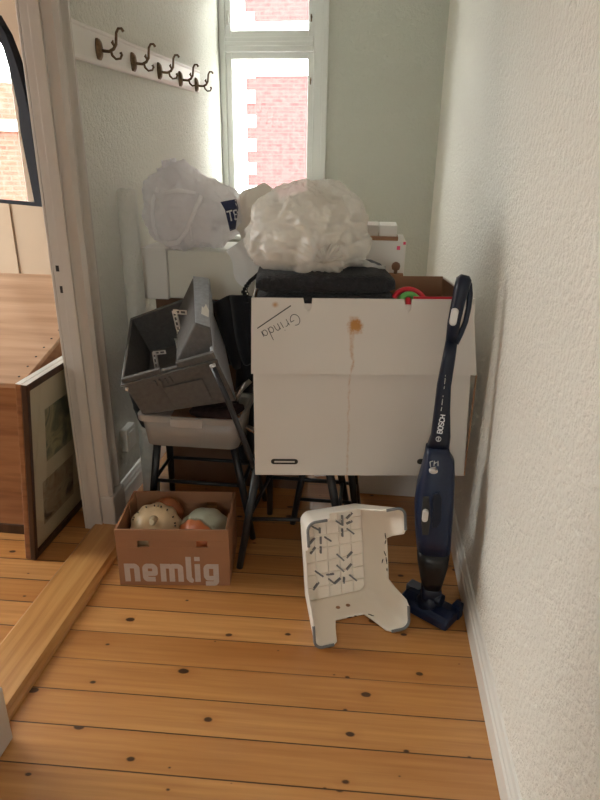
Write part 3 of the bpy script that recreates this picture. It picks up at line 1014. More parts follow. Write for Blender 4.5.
# cream pillow between the two bags
pc = at(243, 213, 1, 2.62)
m = blob(Vector((pc.x + .062, 2.70, pc.z - .015)), (.118, .11, .125), 5.3, .014, 6, None, None, 80, 60)
pw_ = link_mesh('cream_cushion', m, 'duvet', None)
tag(pw_, 'cream fabric bundle wedged between the carrier bag and the clear sack', 'cushion')

# white carton on the left under the carrier bag, with the tall brown carton it stands on
wx0 = at(143.5, 270, 1, 2.60).x; wx1 = at(256, 270, 1, 2.60).x + .02
wz0 = at(168, 298, 1, 2.60).z; wz1 = at(168, 250, 1, 2.60).z
wc = thing('storage_carton', 'plain white carton beneath the carrier bag against the left wall', 'box', ((wx0 + wx1) / 2, 2.78, wz0))
seam = at(168, 270, 1, 2.60).x
m = MB().box((seam + .002, 2.60, wz0), (wx1, 2.96, wz1))
link_mesh('carton', m, 'carton_w2', wc, bevel=.004)
m = MB().box((wx0, 2.585, wz0 - .004), (seam, 2.96, wz1 + .010))
link_mesh('end_sleeve', m, 'carton_w3', wc, bevel=.004)
m = MB().box((wx0 + .03, 2.64, 0), (-.285, 2.97, wz0 - .004))  # right end stretched to block window glare on the floor
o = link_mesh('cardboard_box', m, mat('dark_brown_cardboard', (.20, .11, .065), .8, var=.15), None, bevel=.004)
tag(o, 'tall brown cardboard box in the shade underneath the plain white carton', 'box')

# carrier bag
zt = wz1 + .010
cc = at(193, 212, 1, 2.62)
cx_l, cx_r = at(141, 215, 1, 2.62).x, at(238, 215, 1, 2.62).x
cz_t = at(193, 172, 1, 2.62).z
cb = thing('carrier_bag', 'stuffed white plastic carrier bag with dark blue printed corner on the white carton', 'bag', ((cx_l + cx_r) / 2, 2.68, zt))
bc = Vector(((cx_l + cx_r) / 2 + .01, 2.675, (zt + cz_t) / 2))
def csh(d):
    k = 1.0
    if d.z > .1 and d.x < .1: k += .24 * d.z * max(0, -d.x + .3)
    if d.z < 0: k *= 1 + .12 * abs(d.z) * (1 - abs(d.z)) * 2
    if d.z > 0: k *= 1 - .10 * max(0, d.x) * d.z
    return k
m = blob(bc, ((cx_r - cx_l) / 2 * 1.02, .17, (cz_t - zt) / 2 * 1.06), 1.3, .022, 7, zt + .001, csh, 150, 100)
for p in m.v:
    if p.y < 2.575 and p.z < zt + .09:
        p.z -= .045 * min(1, (2.575 - p.y) / .03) * min(1, (zt + .09 - p.z) / .06)
cmesh = m
carrier = link_mesh('film', m, 'film_carrier', cb)
m = blob(bc, ((cx_r - cx_l) / 2 * .66, .10, (cz_t - zt) / 2 * .66), 9.3, .010, 5, zt + .006, csh, 80, 60)
link_mesh('contents', m, 'contents', cb)
# tied top ears
m = MB()
for (px, py, dx, w) in ((165, 160, .0, .022), (173, 158, .02, .018), (160, 168, -.03, .02)):
    a = at(px, py, 1, 2.64); b0_ = at(170, 186, 1, 2.66)
    mid = (a + b0_) / 2 + Vector((dx * .3, .0, 0))
    rows = []
    for p, ww in ((b0_, .034), (mid, w * 1.1), (a, w * .8)):
        rows.append([p + Vector((ww * math.cos(t * PI / 4), .014 * math.sin(t * PI / 4), .006 * math.sin(t * 2.1))) for t in range(8)])
    m.loft(rows, caps=False)
link_mesh('tied_ear', m, 'film_carrier', cb, subsurf=1, solid=.001)
# hanging handle loop on the front
def bvh_of(mb):
    return BVHTree.FromPolygons([tuple(v) for v in mb.v], mb.f)
bv = bvh_of(cmesh)
def cast(px, py, off=.004):
    q = Vector()
    for a, c in ((0, 0), (2, 0), (-2, 0), (0, 2), (0, -2)):
        q += cast1(px + a, py + c, off) / 5
    p = cast1(px, py, off)
    d = (q - CAM).length
    e = (p - CAM)
    return CAM + e * min(1, (d / e.length))
def cast1(px, py, off=.004):
    d = ray(px, py).normalized()
    h = bv.ray_cast(CAM, d)
    if h[0] is None:
        n = bv.find_nearest(CAM + d * 2.75)
        return n[0] + n[1] * off
    return h[0] - d * off
loop = [(158, 188), (153, 200), (152, 214), (154, 228), (159, 239), (168, 244), (178, 242), (186, 232), (191, 220), (196, 208), (202, 196)]
m = MB()
cen = [cast(a, b_, .016) for a, b_ in loop]
m.tube(cen, [.010, .009, .008, .009, .011, .012, .011, .009, .009, .009, .012], 8, flat=.35)
m.tube([cast(164, 193, .014), cast(178, 190, .016), cast(196, 193, .014)], [.006, .009, .006], 8, flat=.3)
m.tube([cast(190, 222, .010), cast(192, 240, .010), cast(186, 252, .010), cast(178, 256, .008)], [.005, .004, .004, .002], 6, flat=.5)
link_mesh('handle_loop', m, 'film_handle', carrier)
# printed dark corner with white lettering
def patch(poly, off, nx=10):
    """fill a quad given by 4 photo corners, draped over the bag"""
    rows = []
    (a, b_, c, d) = [Vector(p) for p in poly]
    for i in range(nx + 1):
        t = i / nx; l0 = a.lerp(d, t); r0 = b_.lerp(c, t)
        rows.append([cast(*(l0.lerp(r0, j / 6)), off) for j in range(7)])
    return rows
m = MB()
m.loft(patch([(220.5, 202), (236, 199), (238.3, 208), (225, 210)], .003), closed=False, caps=False)
m.loft(patch([(225, 210), (238.3, 208), (235.5, 229), (230, 231)], .003), closed=False, caps=False)
lg = link_mesh('printed_corner', m, 'print_blue', carrier, solid=.001)
m = MB()
def drape(pts, w):
    for a, b_ in zip(pts, pts[1:]):
        m.tube([cast(a[0], a[1], .006), cast(b_[0], b_[1], .006)], w, 6)
drape([(226.5, 212), (232, 210.5)], .0032); drape([(229.5, 211.5), (231.5, 221)], .0032)
drape([(236.5, 210), (233.5, 210.8), (235, 219.5), (237, 219)], .0030); drape([(234.4, 214.8), (236.5, 214.3)], .0026)
link_mesh('printed_letters', m, 'print_white', lg)

# rolled wallpaper standing against the left wall
rt = at(132, 188, 1, 2.50)
m = MB(); rx = rt.x - .035
rings = []
for z, r_ in ((0, .040), (.3, .040), (.9, .041), (1.34, .041), (rt.z - .03, .040), (rt.z - .008, .036), (rt.z, .026)):
    rings.append([Vector((rx + .0 + r_ * math.cos(2 * PI * j / 32), 2.525 + r_ * math.sin(2 * PI * j / 32), z)) for j in range(32)])
m.loft(rings)
o = link_mesh('wallpaper_roll', m, wallpaper('woodchip_roll', (.66, .67, .63), .6), None)
tag(o, 'tall rolled-up length of white textured wallpaper upright against the left wall', 'roll')

# curled white sheet with black lace trim
ls = thing('paper_lampshade', 'curled white paper lampshade with black lace trim between the two bags', 'lampshade', at(245, 285, 1, 2.50))
def poly_surface(left, right, ya, yb, bulge):
    rows = []
    n = len(left)
    for i in range(n):
        row = []
        for j in range(13):
            s = j / 12
            px = left[i][0] * (1 - s) + right[i][0] * s; py = left[i][1] * (1 - s) + right[i][1] * s
            row.append(at(px, py, 1, ya * (1 - s) + yb * s + bulge * math.sin(PI * s)))
        rows.append(row)
    return rows
left = [(225, 251), (230, 256), (232.5, 262), (233, 270), (233.5, 277), (237, 283), (243, 287)]
right = [(246, 236), (256, 242), (262, 249), (264, 257), (264, 265), (260, 275), (252, 283)]
m = MB().loft(poly_surface(left, right, 2.50, 2.44, .05), closed=False, caps=False)
sh = link_mesh('shade', m, 'paper', ls, solid=.002, subsurf=1)
m = MB()
tr = [(263, 268), (259, 273), (254, 278), (250, 281), (246, 286), (243, 292), (246, 297)]
for k_ in range(len(tr) - 1):
    for q in range(4):
        t = q / 4
        px = tr[k_][0] * (1 - t) + tr[k_ + 1][0] * t; py = tr[k_][1] * (1 - t) + tr[k_ + 1][1] * t
        c = at(px + (q % 2) * 2.2, py - (q % 2) * 2.0, 1, 2.415)
        m.tube([c + Vector((.006 * math.cos(a), 0, .006 * math.sin(a))) for a in [2 * PI * i / 8 for i in range(9)]], .0022, 5)
m.tube([at(a, b_, 1, 2.415) for a, b_ in tr], .004, 6)
link_mesh('lace_trim', m, 'lace', sh)

# ------------------------------------------------------------------ chairs under the boxes
def stool(label, sx0, sx1, sy0, sy1, sz, feet, group='black metal chairs under the boxes', rung_z=.22, back=None):
    r = thing('black_chair', label, 'chair', ((sx0 + sx1) / 2, (sy0 + sy1) / 2, 0), group=group)
    m = MB()
    ring = lambda z, k: rrect(Vector(((sx0 + sx1) / 2, (sy0 + sy1) / 2, z)), Vector((1, 0, 0)), Vector((0, 1, 0)), (sx1 - sx0) / 2 * k, (sy1 - sy0) / 2 * k, .04)
    m.loft([ring(sz - .02, .96), ring(sz - .014, 1), ring(sz - .004, 1), ring(sz, .97)])
    link_mesh('seat', m, 'black_metal', r)
    tops = [(sx0 + .03, sy0 + .03), (sx1 - .03, sy0 + .03), (sx1 - .03, sy1 - .03), (sx0 + .03, sy1 - .03)]
    pos = []
    for (tx, ty), (fx, fy) in zip(tops, feet):
        a, c = Vector((tx, ty, sz - .018)), Vector((fx, fy, 0))
        m = MB().tube([a, a.lerp(c, .5), c], [.0165, .0155, .0130])
        link_mesh('leg', m, 'black_metal', r)
        pos.append((a, c))
    def pt(i, z):
        a, c = pos[i]; t = (a.z - z) / a.z
        return a.lerp(c, t)
    for i, j in ((0, 1), (2, 3), (0, 3), (1, 2)):
        m = MB().tube([pt(i, rung_z), pt(j, rung_z)], .008)
        link_mesh('rung', m, 'black_metal', r)
    return r
stool('black metal chair behind the lettered brown box carrying the clear tub', -.862, -.482, 2.16, 2.36, .452, [(-.90, 2.195), (-.440, 2.195), (-.44, 2.52), (-.90, 2.52)], rung_z=.255)
c2 = stool('black metal chair with tall leaning posts under the left end of the big white box', -.415, -.08, 2.0, 2.34, .448, [(-.455, 1.985), (-.03, 2.06), (-.03, 2.40), (-.40, 2.40)], rung_z=.215)
u0 = at(213, 367, 1, 2.00)
m = MB().tube([u0, at(226, 396, 1, 1.995), at(241, 433, 1, 1.985), at(250, 457, 1, 1.99), Vector((-.395, 2.02, .438))], .0105)
link_mesh('back_post', m, 'black_metal', c2)
m = MB().tube([at(213, 367, 1, 2.0), at(212.2, 364.6, 1, 2.0)], .011)
link_mesh('post_cap', m, 'silver', c2)
m = MB().tube([Vector((-.40, 2.30, .44)), at(243, 425, 1, 2.30), at(236, 412, 1, 2.29), at(236, 400, 1, 2.28), at(240, 390, 1, 2.28), at(250, 380, 1, 2.3)], .013)
link_mesh('chrome_back_tube', m, 'chrome', c2)
stool('narrow black metal stool further back under the middle of the big white box', -.245, -.03, 2.36, 2.50, .448, [(-.285, 2.33), (.005, 2.33), (.005, 2.54), (-.285, 2.54)], rung_z=.12)

# black jacket hanging between crate and big box
jk = thing('black_jacket', 'black jacket hanging in folds between the grey crate and the big box', 'jacket', (-.50, 2.5, .5))
rows = []
prof = [(206, 299, 262, 292), (208, 306, 262, 300), (212, 318, 262, 318), (216, 335, 262, 335), (222, 352, 262, 352), (228, 368, 262, 366)]
for i, (xa, ya_, xb, yb_) in enumerate(prof):
    row = []
    for j in range(33):
        s = j / 32
        px = xa * (1 - s) + xb * s; py = ya_ * (1 - s) + yb_ * s
        wv = .018 * math.sin(s * 19 + .5 * math.sin(i * .8)) + .01 * noise.noise(Vector((s * 6, i * .6, 0)))
        p = at(px, py + 2 * math.sin(s * 9 + i), 1, 2.42)
        p.y += wv - (.02 if i == 0 else 0)
        row.append(p)
    rows.append(row)
m = MB().loft(rows, closed=False, caps=False)
link_mesh('body', m, 'cloth_black', jk, solid=.02, subsurf=1)
m = MB()
m.tube([at(248, 300, 1, 2.46), at(250, 350, 1, 2.47), at(247, 400, 1, 2.47), at(246, 440, 1, 2.47), at(243, 462, 1, 2.46)], [.05, .055, .055, .05, .035], 14)
link_mesh('sleeve', m, 'cloth_black', jk)
# second dark garment left of the crate
m = blob(at(124, 345, 1, 2.52) + Vector((.088, .02, -.17)), (.080, .09, .275), 2.2, .012, 6, None, None, 60, 40)
o = link_mesh('black_sweater', m, 'cloth_black', None)
tag(o, 'crumpled black garment stuffed behind the grey crate by the left wall', 'garment')

# ------------------------------------------------------------------ clear tub
tb = thing('storage_tub', 'frosted clear plastic tub holding cardboard under the tilted grey crate', 'tub', (-.67, 2.3, .452))
def tub_ring(z, hw, hd, r=.035):
    return rrect(Vector((-.667, 2.245, z)), Vector((1, 0, 0)), Vector((0, 1, 0)), hw, hd, r, 5)
m = MB()
m.loft([tub_ring(.454, .176, .12), tub_ring(.458, .184, .128), tub_ring(.575, .196, .143)], caps=False)
o_ = len(m.v)
m.add(tub_ring(.4545, .176, .12), [list(range(24))])
link_mesh('tub_body', m, 'tub', tb, solid=.0022)
m = MB().loft([tub_ring(.568, .197, .144), tub_ring(.568, .208, .155), tub_ring(.592, .209, .156), tub_ring(.592, .198, .145), tub_ring(.568, .197, .144)], caps=False, smooth=False)
rim = link_mesh('rim', m, 'tub', tb)
m = MB().box((-.735, 2.078, .555), (-.605, 2.090, .59))
link_mesh('handle_lip', m, 'tub', tb, bevel=.004)
m = MB()
mt_ = Matrix.Translation((-.65, 2.24, .495)) @ Matrix.Rotation(.08, 4, 'Z') @ Matrix.Rotation(.06, 4, 'Y')
m.box((-.13, -.10, -.005), (.15, .10, .045), 0, mt_)
o = link_mesh('cardboard_piece', m, 'carton_b', None, bevel=.003)
tag(o, 'flattened brown cardboard lying inside the clear plastic tub', 'cardboard')
m = blob((-.585, 2.24, .572), (.105, .10, .028), 4.4, .010, 9, None, None, 70, 40)
o = link_mesh('dark_cloth', m, mat('maroon_black_cloth', (.05, .022, .02), .9, var=.6, vscale=30), None)
tag(o, 'dark crumpled cloth on top of the things in the clear tub', 'cloth')

# ------------------------------------------------------------------ tilted grey crate
FLt, FRt = at(120.5, 380, 1, 2.00), at(214, 354, 1, 2.03)
BLt, BRt = at(130, 318, 1, 2.38), at(203, 291, 1, 2.40)
FLb, FRb = at(143, 415, 1, 2.095), at(236, 401, 1, 2.115)
BLb, BRb = BLt + (FLb - FLt) * .97, BRt + (FRb - FRt) * .97
def tri(u, v, w):
    """u 0..1 left-right, v 0..1 front-back, w 0..1 bottom-top"""
    lo = FLb.lerp(FRb, u).lerp(BLb.lerp(BRb, u), v); hi = FLt.lerp(FRt, u).lerp(BLt.lerp(BRt, u), v)
    return lo.lerp(hi, w)
gc = thing('grey_crate', 'speckled dark grey crate tipped towards the camera on the clear tub', 'crate', tri(.5, .5, 0))
def cell(mb, a, c, mi=0):
    (u0, v0, w0), (u1, v1, w1) = a, c
    mb.hexa([tri(u0, v0, w0), tri(u1, v0, w0), tri(u1, v1, w0), tri(u0, v1, w0), tri(u0, v0, w1), tri(u1, v0, w1), tri(u1, v1, w1), tri(u0, v1, w1)], mi)
m = MB(); t = .035
cell(m, (0, 0, 0), (1, t, .90)); cell(m, (0, 1 - t, 0), (1, 1, 1)); cell(m, (0, t, 0), (t, 1 - t, 1)); cell(m, (t, t, 0), (1 - t, 1 - t, .06))
cell(m, (0, 0, .90), (.42, t, 1.0)); cell(m, (.42, 0, .90), (.60, t, .95)); cell(m, (.60, 0, .90), (1, t, 1.03))
shell = link_mesh('shell', m, 'grey_foam', gc, bevel=.004)
m = MB(); cell(m, (1 - t, t * .2, .0), (1.004, 1 - t * .2, 1.0))
link_mesh('side_wall', m, 'grey_foam_lit', gc, bevel=.004)  # outer side coloured paler and bluer as if lit by the sky
m = MB(); cell(m, (-.015, -.02, .86), (1.01, .0, .905)); cell(m, (-.025, -.02, .86), (0, 1.0, .905))
link_mesh('rim_ledge', m, 'grey_foam', gc, bevel=.003)
m = MB(); cell(m, (.36, -.012, .10), (.78, .0, .60))
link_mesh('label_panel', m, 'grey_foam', gc, bevel=.002)
m = MB()
for i in range(4):
    cell(m, (.30 + i * .055, -.018, .66), (.325 + i * .055, -.0, .80))
link_mesh('grip_rib', m, 'grey_foam', gc, bevel=.002)
for u_ in (.02, .93):
    m = MB().tube([tri(u_, -.02, .80), tri(u_, -.045, .80)], .006)
    link_mesh('rivet', m, 'silver', gc)
# lid / inner tray standing on edge inside the crate
tl = thing('crate_lid', 'thick grey crate lid standing on edge inside the tipped crate, white label scrap on top', 'lid', tri(.8, .5, .3))
f0, f1 = at(195, 323, 1, 2.06), at(210, 328, 1, 2.06)
g0, g1 = at(193, 277, 1, 2.385), at(208.5, 279, 1, 2.385)
h0, h1 = at(176, 362, 1, 2.08), at(214, 364, 1, 2.08)
k0, k1 = g0 + (h0 - f0), g1 + (h1 - f1) * .9
m = MB().hexa([h0, h1, k1, k0, f0, f1, g1, g0])
link_mesh('panel', m, 'grey_foam', tl, bevel=.006)
m = MB()
upv = (f1 - h1).normalized()
nn = (g1 - f1).cross(f0 - f1).normalized()
if nn.z < 0: nn = -nn
m.poly([f0 + nn * .002, f1 + nn * .002, g1 + nn * .002, g0 + nn * .002], nn * .003)
m.poly([f1 + Vector((.002, 0, 0)), g1 + Vector((.002, 0, 0)), k1 + Vector((.004, 0, 0)), h1 + Vector((.004, 0, 0))], Vector((.003, 0, 0)))
link_mesh('skylit_face', m, 'grey_foam_lit', tl, bevel=.002)  # upper and right lid faces coloured with the sky light they catch
m = MB(); q0 = at(203, 311, 1, 2.16) + nn * .006
m.poly([f0.lerp(f1, a) + (g0 - f0) * b_ + nn * .009 for a, b_ in ((.42, .18), (.92, .16), (.98, .30), (.80, .42), (.62, .32), (.50, .34))], nn * .001)
link_mesh('label_scrap', m, 'label_w', tl)
# perforated steel brackets in the crate
def bracket(label, pa, pb, pc_, Y, w=.017):
    r = thing('steel_bracket', label, 'bracket', at(pb[0], pb[1], 1, Y), group='steel brackets in the grey crate')
    a, b_, c = at(pa[0], pa[1], 1, Y - .01), at(pb[0], pb[1], 1, Y), at(pc_[0], pc_[1], 1, Y + .0)
    m = MB()
    def strip(p, q, n_):
        d = (q - p); ln = d.length; d.normalize(); side = d.cross(Vector((0, 1, 0))).normalized()
        k_ = max(2, int(ln / .018))
        for s in (-1, 1):
            m.obox((p + q) / 2 + side * s * w * .38, d * ln / 2, side * w * .12, Vector((0, .0012, 0)))
        for i in range(k_ + 1):
            m.obox(p + d * ln * i / k_, d * .0035, side * w * .5, Vector((0, .0012, 0)))
        m.obox((p + q) / 2 + side * w * .5 + Vector((0, .005, 0)), d * ln / 2, side * .001, Vector((0, .005, 0)))
    strip(a, b_, 1); strip(b_, c, 1)
    link_mesh('perforated_strip', m, 'zinc', r)
bracket('tall perforated steel bracket poking up in the middle of the grey crate', (186, 312.5), (174, 311.5), (183, 350), 2.24)
bracket('short steel bracket just beneath the tallest one in the crate', (176, 339), (177, 341), (181, 362), 2.20, .014)
bracket('low steel bracket nearest the crate front rim', (165, 352), (154, 353), (158, 378), 2.16, .014)

# ------------------------------------------------------------------ grocery box with squashes
nb = thing('produce_box', 'open brown cardboard box with grey lettering on the floor holding two squashes', 'box', (-.67, 1.97, 0))
nx0, nx1, ny0, ny1, nh = -.884, -.464, 1.820, 2.108, .247
m = MB(); t = .007
def side_with_holes(x0, x1, y0, y1, hx, tilt=0):
    """front/back panel with two hand holes cut out (built from pieces)"""
    z = nh - .062; hw, hh = .021, .014
    xs = [x0, x0 + (x1 - x0) * .24 - hw, x0 + (x1 - x0) * .24 + hw, x0 + (x1 - x0) * .76 - hw, x0 + (x1 - x0) * .76 + hw, x1]
    m.box((x0, y0, 0), (x1, y1, z - hh)); m.box((x0, y0, z + hh), (x1, y1, nh))
    for i in (0, 2, 4):
        m.box((xs[i], y0, z - hh), (xs[i + 1], y1, z + hh))
side_with_holes(nx0, nx1, ny0, ny0 + t, 1)
side_with_holes(nx0, nx1, ny1 - t, ny1, 1)
m.box((nx0, ny0 + t, 0), (nx0 + t, ny1 - t, nh)); m.box((nx1 - t, ny0 + t, 0), (nx1, ny1 - t, nh)); m.box((nx0 + t, ny0 + t, 0), (nx1 - t, ny1 - t, t))
car = link_mesh('carton', m, 'carton_n', nb, bevel=.001)
for sx in (nx0 + t, nx1 - t - .004):
    for ya_, yb_ in ((ny0 + t, ny0 + .11), (ny1 - .11, ny1 - t)):
        link_mesh('corner_flap', MB().box((sx, ya_, .02), (sx + .004, yb_, nh + .005)), 'carton_n', nb, bevel=.001)
# the lettering
m = MB(); w = .0205; xh = .080
O = Vector((nx0 + .022, ny0, .018)); U = Vector((1, 0, 0)); V = Vector((0, 0, 1)); N = Vector((0, -1, 0))
def L2(x, strokes):
    for st in strokes:
        m.stroke([(x + a, c) for a, c in st], w, O, U, V, N, .0008)
h_ = w / 2
x = .0
L2(x, [[(h_, 0), (h_, xh)], [(h_, xh - h_), (.040, xh - h_), (.047, xh - .018), (.047, 0)]]); x += .068            # n
L2(x, [[(.047, h_), (.016, h_), (h_, .018), (h_, xh - .018), (.016, xh - h_), (.040, xh - h_), (.047, xh - .018), (.047, .036), (h_, .036)]]); x += .068   # e
L2(x, [[(h_, 0), (h_, xh)], [(h_, xh - h_), (.036, xh - h_), (.043, xh - .016), (.043, 0)], [(.043, xh - h_), (.069, xh - h_), (.076, xh - .016), (.076, 0)]]); x += .097   # m
L2(x, [[(h_, .112), (h_, .016), (.018, .006), (.024, .006)]]); x += .033                                             # l
L2(x, [[(h_, 0), (h_, xh)], [(h_, xh + .014), (h_, xh + .032)]]); x += .033                                             # i
L2(x, [[(.047, xh), (.047, .0), (.040, -.008), (h_ * .6, -.008)], [(.047, h_ + .006), (.016, h_ + .006), (h_, .024), (h_, xh - .018), (.016, xh - h_), (.047, xh - h_)]])     # g
link_mesh('printed_lettering', m, 'ink_grey', car)
# squashes
def squash(label, c, R, fl, colA, colB, colC, axis, lobes, split):
    """ribbed turban squash: colour A main, B on the cap, dark scalloped line C between"""
    r = thing('squash', label, 'squash', (c[0], c[1], c[2] - R * fl), group='squashes in the brown box')
    ax = Vector(axis).normalized()
    x_ = ax.orthogonal().normalized(); y_ = ax.cross(x_)
    m = MB(); rings = []
    n, k_ = 72, 40
    for i in range(1, k_):
        th = PI * i / k_; ring = []
        for j in range(n):
            ph = 2 * PI * j / n
            lob = 1 + .035 * math.cos(lobes * ph) * math.sin(th)
            pinch = 1 - .16 * math.exp(-(th / .30) ** 2) - .10 * math.exp(-((PI - th) / .3) ** 2)
            rr_ = R * lob
            ring.append(Vector(c) + x_ * rr_ * math.sin(th) * math.cos(ph) + y_ * rr_ * math.sin(th) * math.sin(ph) + ax * R * fl * math.cos(th) * pinch)
        rings.append(ring)
    m.loft(rings)
    k = NT('squash_skin')
    tc = k.n('ShaderNodeTexCoord'); mpn = k.n('ShaderNodeVectorMath', operation='DOT_PRODUCT')
    gm = k.n('ShaderNodeVectorMath', operation='SUBTRACT')
    k.l(tc.outputs['Object'], gm.inputs[0]); gm.inputs[1].default_value = Vector((0, 0, R * fl))
    k.l(gm.outputs[0], mpn.inputs[0]); mpn.inputs[1].default_value = ax
    nz_ = k.noise(tc.outputs['Object'], 45, 3)
    h = k.math('ADD', k.math('DIVIDE', mpn.outputs['Value'], R), k.math('MULTIPLY', k.math('SUBTRACT', nz_, .5), .10))
    capm = k.math('MULTIPLY', k.math('SUBTRACT', h, split), 30, clamp=True)
    line = k.math('SUBTRACT', 1.0, k.math('MULTIPLY', k.math('ABSOLUTE', k.math('SUBTRACT', h, split)), 16, clamp=True))
    dots = k.math('MULTIPLY', k.math('SUBTRACT', k.noise(tc.outputs['Object'], 26, 2), .62, clamp=True), 8, clamp=True)
    c0 = k.mix(k.noise(tc.outputs['Object'], 12, 3), colA, tuple(q * .86 for q in colA))
    c1 = k.mix(k.math('MULTIPLY', dots, .5), c0, colC)
    c2_ = k.mix(capm, c1, colB)
    k.l(k.mix(k.math('MULTIPLY', line, .85), c2_, colC), k.b.inputs['Base Color'])
    k.b.inputs['Roughness'].default_value = .42
    link_mesh('skin', m, k.m, r)
    return r, Vector(c) + ax * R * fl * .88, ax
sqA, tp, ax = squash('cream squash with pale stem and orange side in the left of the brown box', (-.765, 1.955, .166), .100, .90, (.66, .49, .30), (.36, .10, .03), (.10, .12, .06), (.06, -.62, .70), 10, 2.0)
sqAo = blob((-.740, 2.035, .185), (.070, .045, .068), 3.3, .002, 9, None, None, 40, 30)
link_mesh('orange_side', sqAo, mat('orange_squash_skin', (.36, .11, .035), .45, var=.3, vscale=20), sqA)
c = Vector((-.765, 1.955, .166)) + Vector((.06, -.62, .70)).normalized() * .090
m = MB().tube([c + Vector((0, .02, 0)), c + Vector((0, .0, .0)), c + Vector((.002, -.016, .008)), c + Vector((.0, -.022, .012))], [.017, .012, .013, .010], 12)
link_mesh('stem', m, mat('squash_stem', (.52, .40, .25), .7, var=.2, vscale=30), sqA)
for i in range(11):
    a = PI * (.06 + .88 * (i + .5 * math.sin(i * 5)) / 11)
    q = Vector((-.765 + .080 * math.cos(a), 1.955 - .045 + .05 * math.sin(a), .190 + .055 * math.sin(a)))
    q = Vector((-.765, 1.955, .166)) + (q - Vector((-.765, 1.955, .166))).normalized() * .0965
    link_mesh('dark_speckle', MB().tube([q, q + Vector((.006 * math.cos(a), 0, .006 * math.sin(a)))], .0028, 5), 'slot', sqA)
sqB, _t, _a = squash('pale grey-green squash with orange blossom end in the right of the brown box', (-.575, 1.965, .135), .102, 1.10, (.46, .48, .38), (.50, .13, .035), (.10, .10, .05), (-.35, -.80, .16), 10, .62)
piv = Vector((nx0, ny0, 0))
rotm = Matrix.Translation(piv) @ Matrix.Rotation(.12, 4, 'Z') @ Matrix.Translation(-piv)
for o in (nb, sqA, sqB):
    o.matrix_world = rotm @ o.matrix_world

# ------------------------------------------------------------------ boxes at the back
m = MB().box((.0, 2.645, 0), (.375, 3.02, .62))
o = link_mesh('white_floor_box', m, 'carton_w3', None, bevel=.004)
tag(o, 'white box on the floor behind the vacuum cleaner, under the big box', 'box')
ax1 = at(405.5, 250, 1, 2.70).x; az1 = at(400, 241.5, 1, 2.70).z
wb = thing('shipping_box', 'white box with small red stamps standing behind the clear sack', 'box', (.0, 2.85, .62))
m = MB().box((-.22, 2.70, .62), (ax1, 3.0, az1))
cm_ = link_mesh('carton', m, 'carton_w3', wb, bevel=.003)
for (px, py) in ((398.5, 248), (405, 242.8)):
    q = at(px, py, 1, 2.70)
    m = MB().box((q.x - .007, 2.6985, q.z - .008), (min(q.x + .007, ax1 - .001), 2.70, min(q.z + .008, az1 - .001)))
    link_mesh('red_stamp', m, 'red_stamp', cm_)
tx1 = at(397, 232, 1, 2.74).x; tz1 = at(390, 225.5, 1, 2.74).z
sb = thing('shallow_tray', 'brown cardboard tray with pale cartons in it on the stamped white box', 'tray', (.0, 2.85, az1))
m = MB().box((-.2, 2.72, az1), (tx1 + .006, 2.95, az1 + .016))
link_mesh('tray', m, 'carton_b', sb, bevel=.002)
qx_ = at(379, 232, 1, 2.74).x
for k_, (a0, a1_) in enumerate(((-.19, qx_ - .002), (qx_ + .001, tx1))):
    m = MB().box((a0, 2.74, az1 + .016), (a1_, 2.93, tz1))
    o = link_mesh('small_carton', m, 'carton_w3' if k_ else 'carton_w', None, bevel=.002)
    tag(o, ('small pale carton at the right end of the brown tray', 'longer pale carton on the left in the brown tray')[1 - k_], 'carton', 'small cartons in the brown tray')
# wooden knob on a brown carton just behind the blanket
kx = at(396, 270, 1, 2.65)
m = MB().box((kx.x - .10, 2.648, .62), (at(403, 280, 1, 2.65).x, 2.694, at(399, 274.5, 1, 2.65).z))
kb = thing('knobbed_carton', 'narrow brown carton with a wooden knob showing beside the blanket', 'box', (kx.x, 2.67, .62))
link_mesh('carton', m, 'carton_b', kb, bevel=.002)
kz = at(396, 274.5, 1, 2.66).z; km = at(396, 265, 1, 2.67)
m = MB().loft([[Vector((km.x + r_ * math.cos(2 * PI * j / 16), 2.671 + r_ * math.sin(2 * PI * j / 16), z)) for j in range(16)]
               for z, r_ in ((kz - .004, .008), (kz + .016, .008), (kz + .020, .016), (kz + .034, .019), (kz + .046, .015), (kz + .052, .004))])
link_mesh('knob', m, 'orange_wood', kb)
# white bag bundle on the floor far back under the chairs
m = blob((-.19, 2.80, .10), (.075, .08, .10), 6.1, .008, 7, .002, None, 60, 40)
o = link_mesh('white_bundle', m, 'film_carrier', None)
tag(o, 'small white bundle on the floor in the dark behind the chair legs', 'bundle')

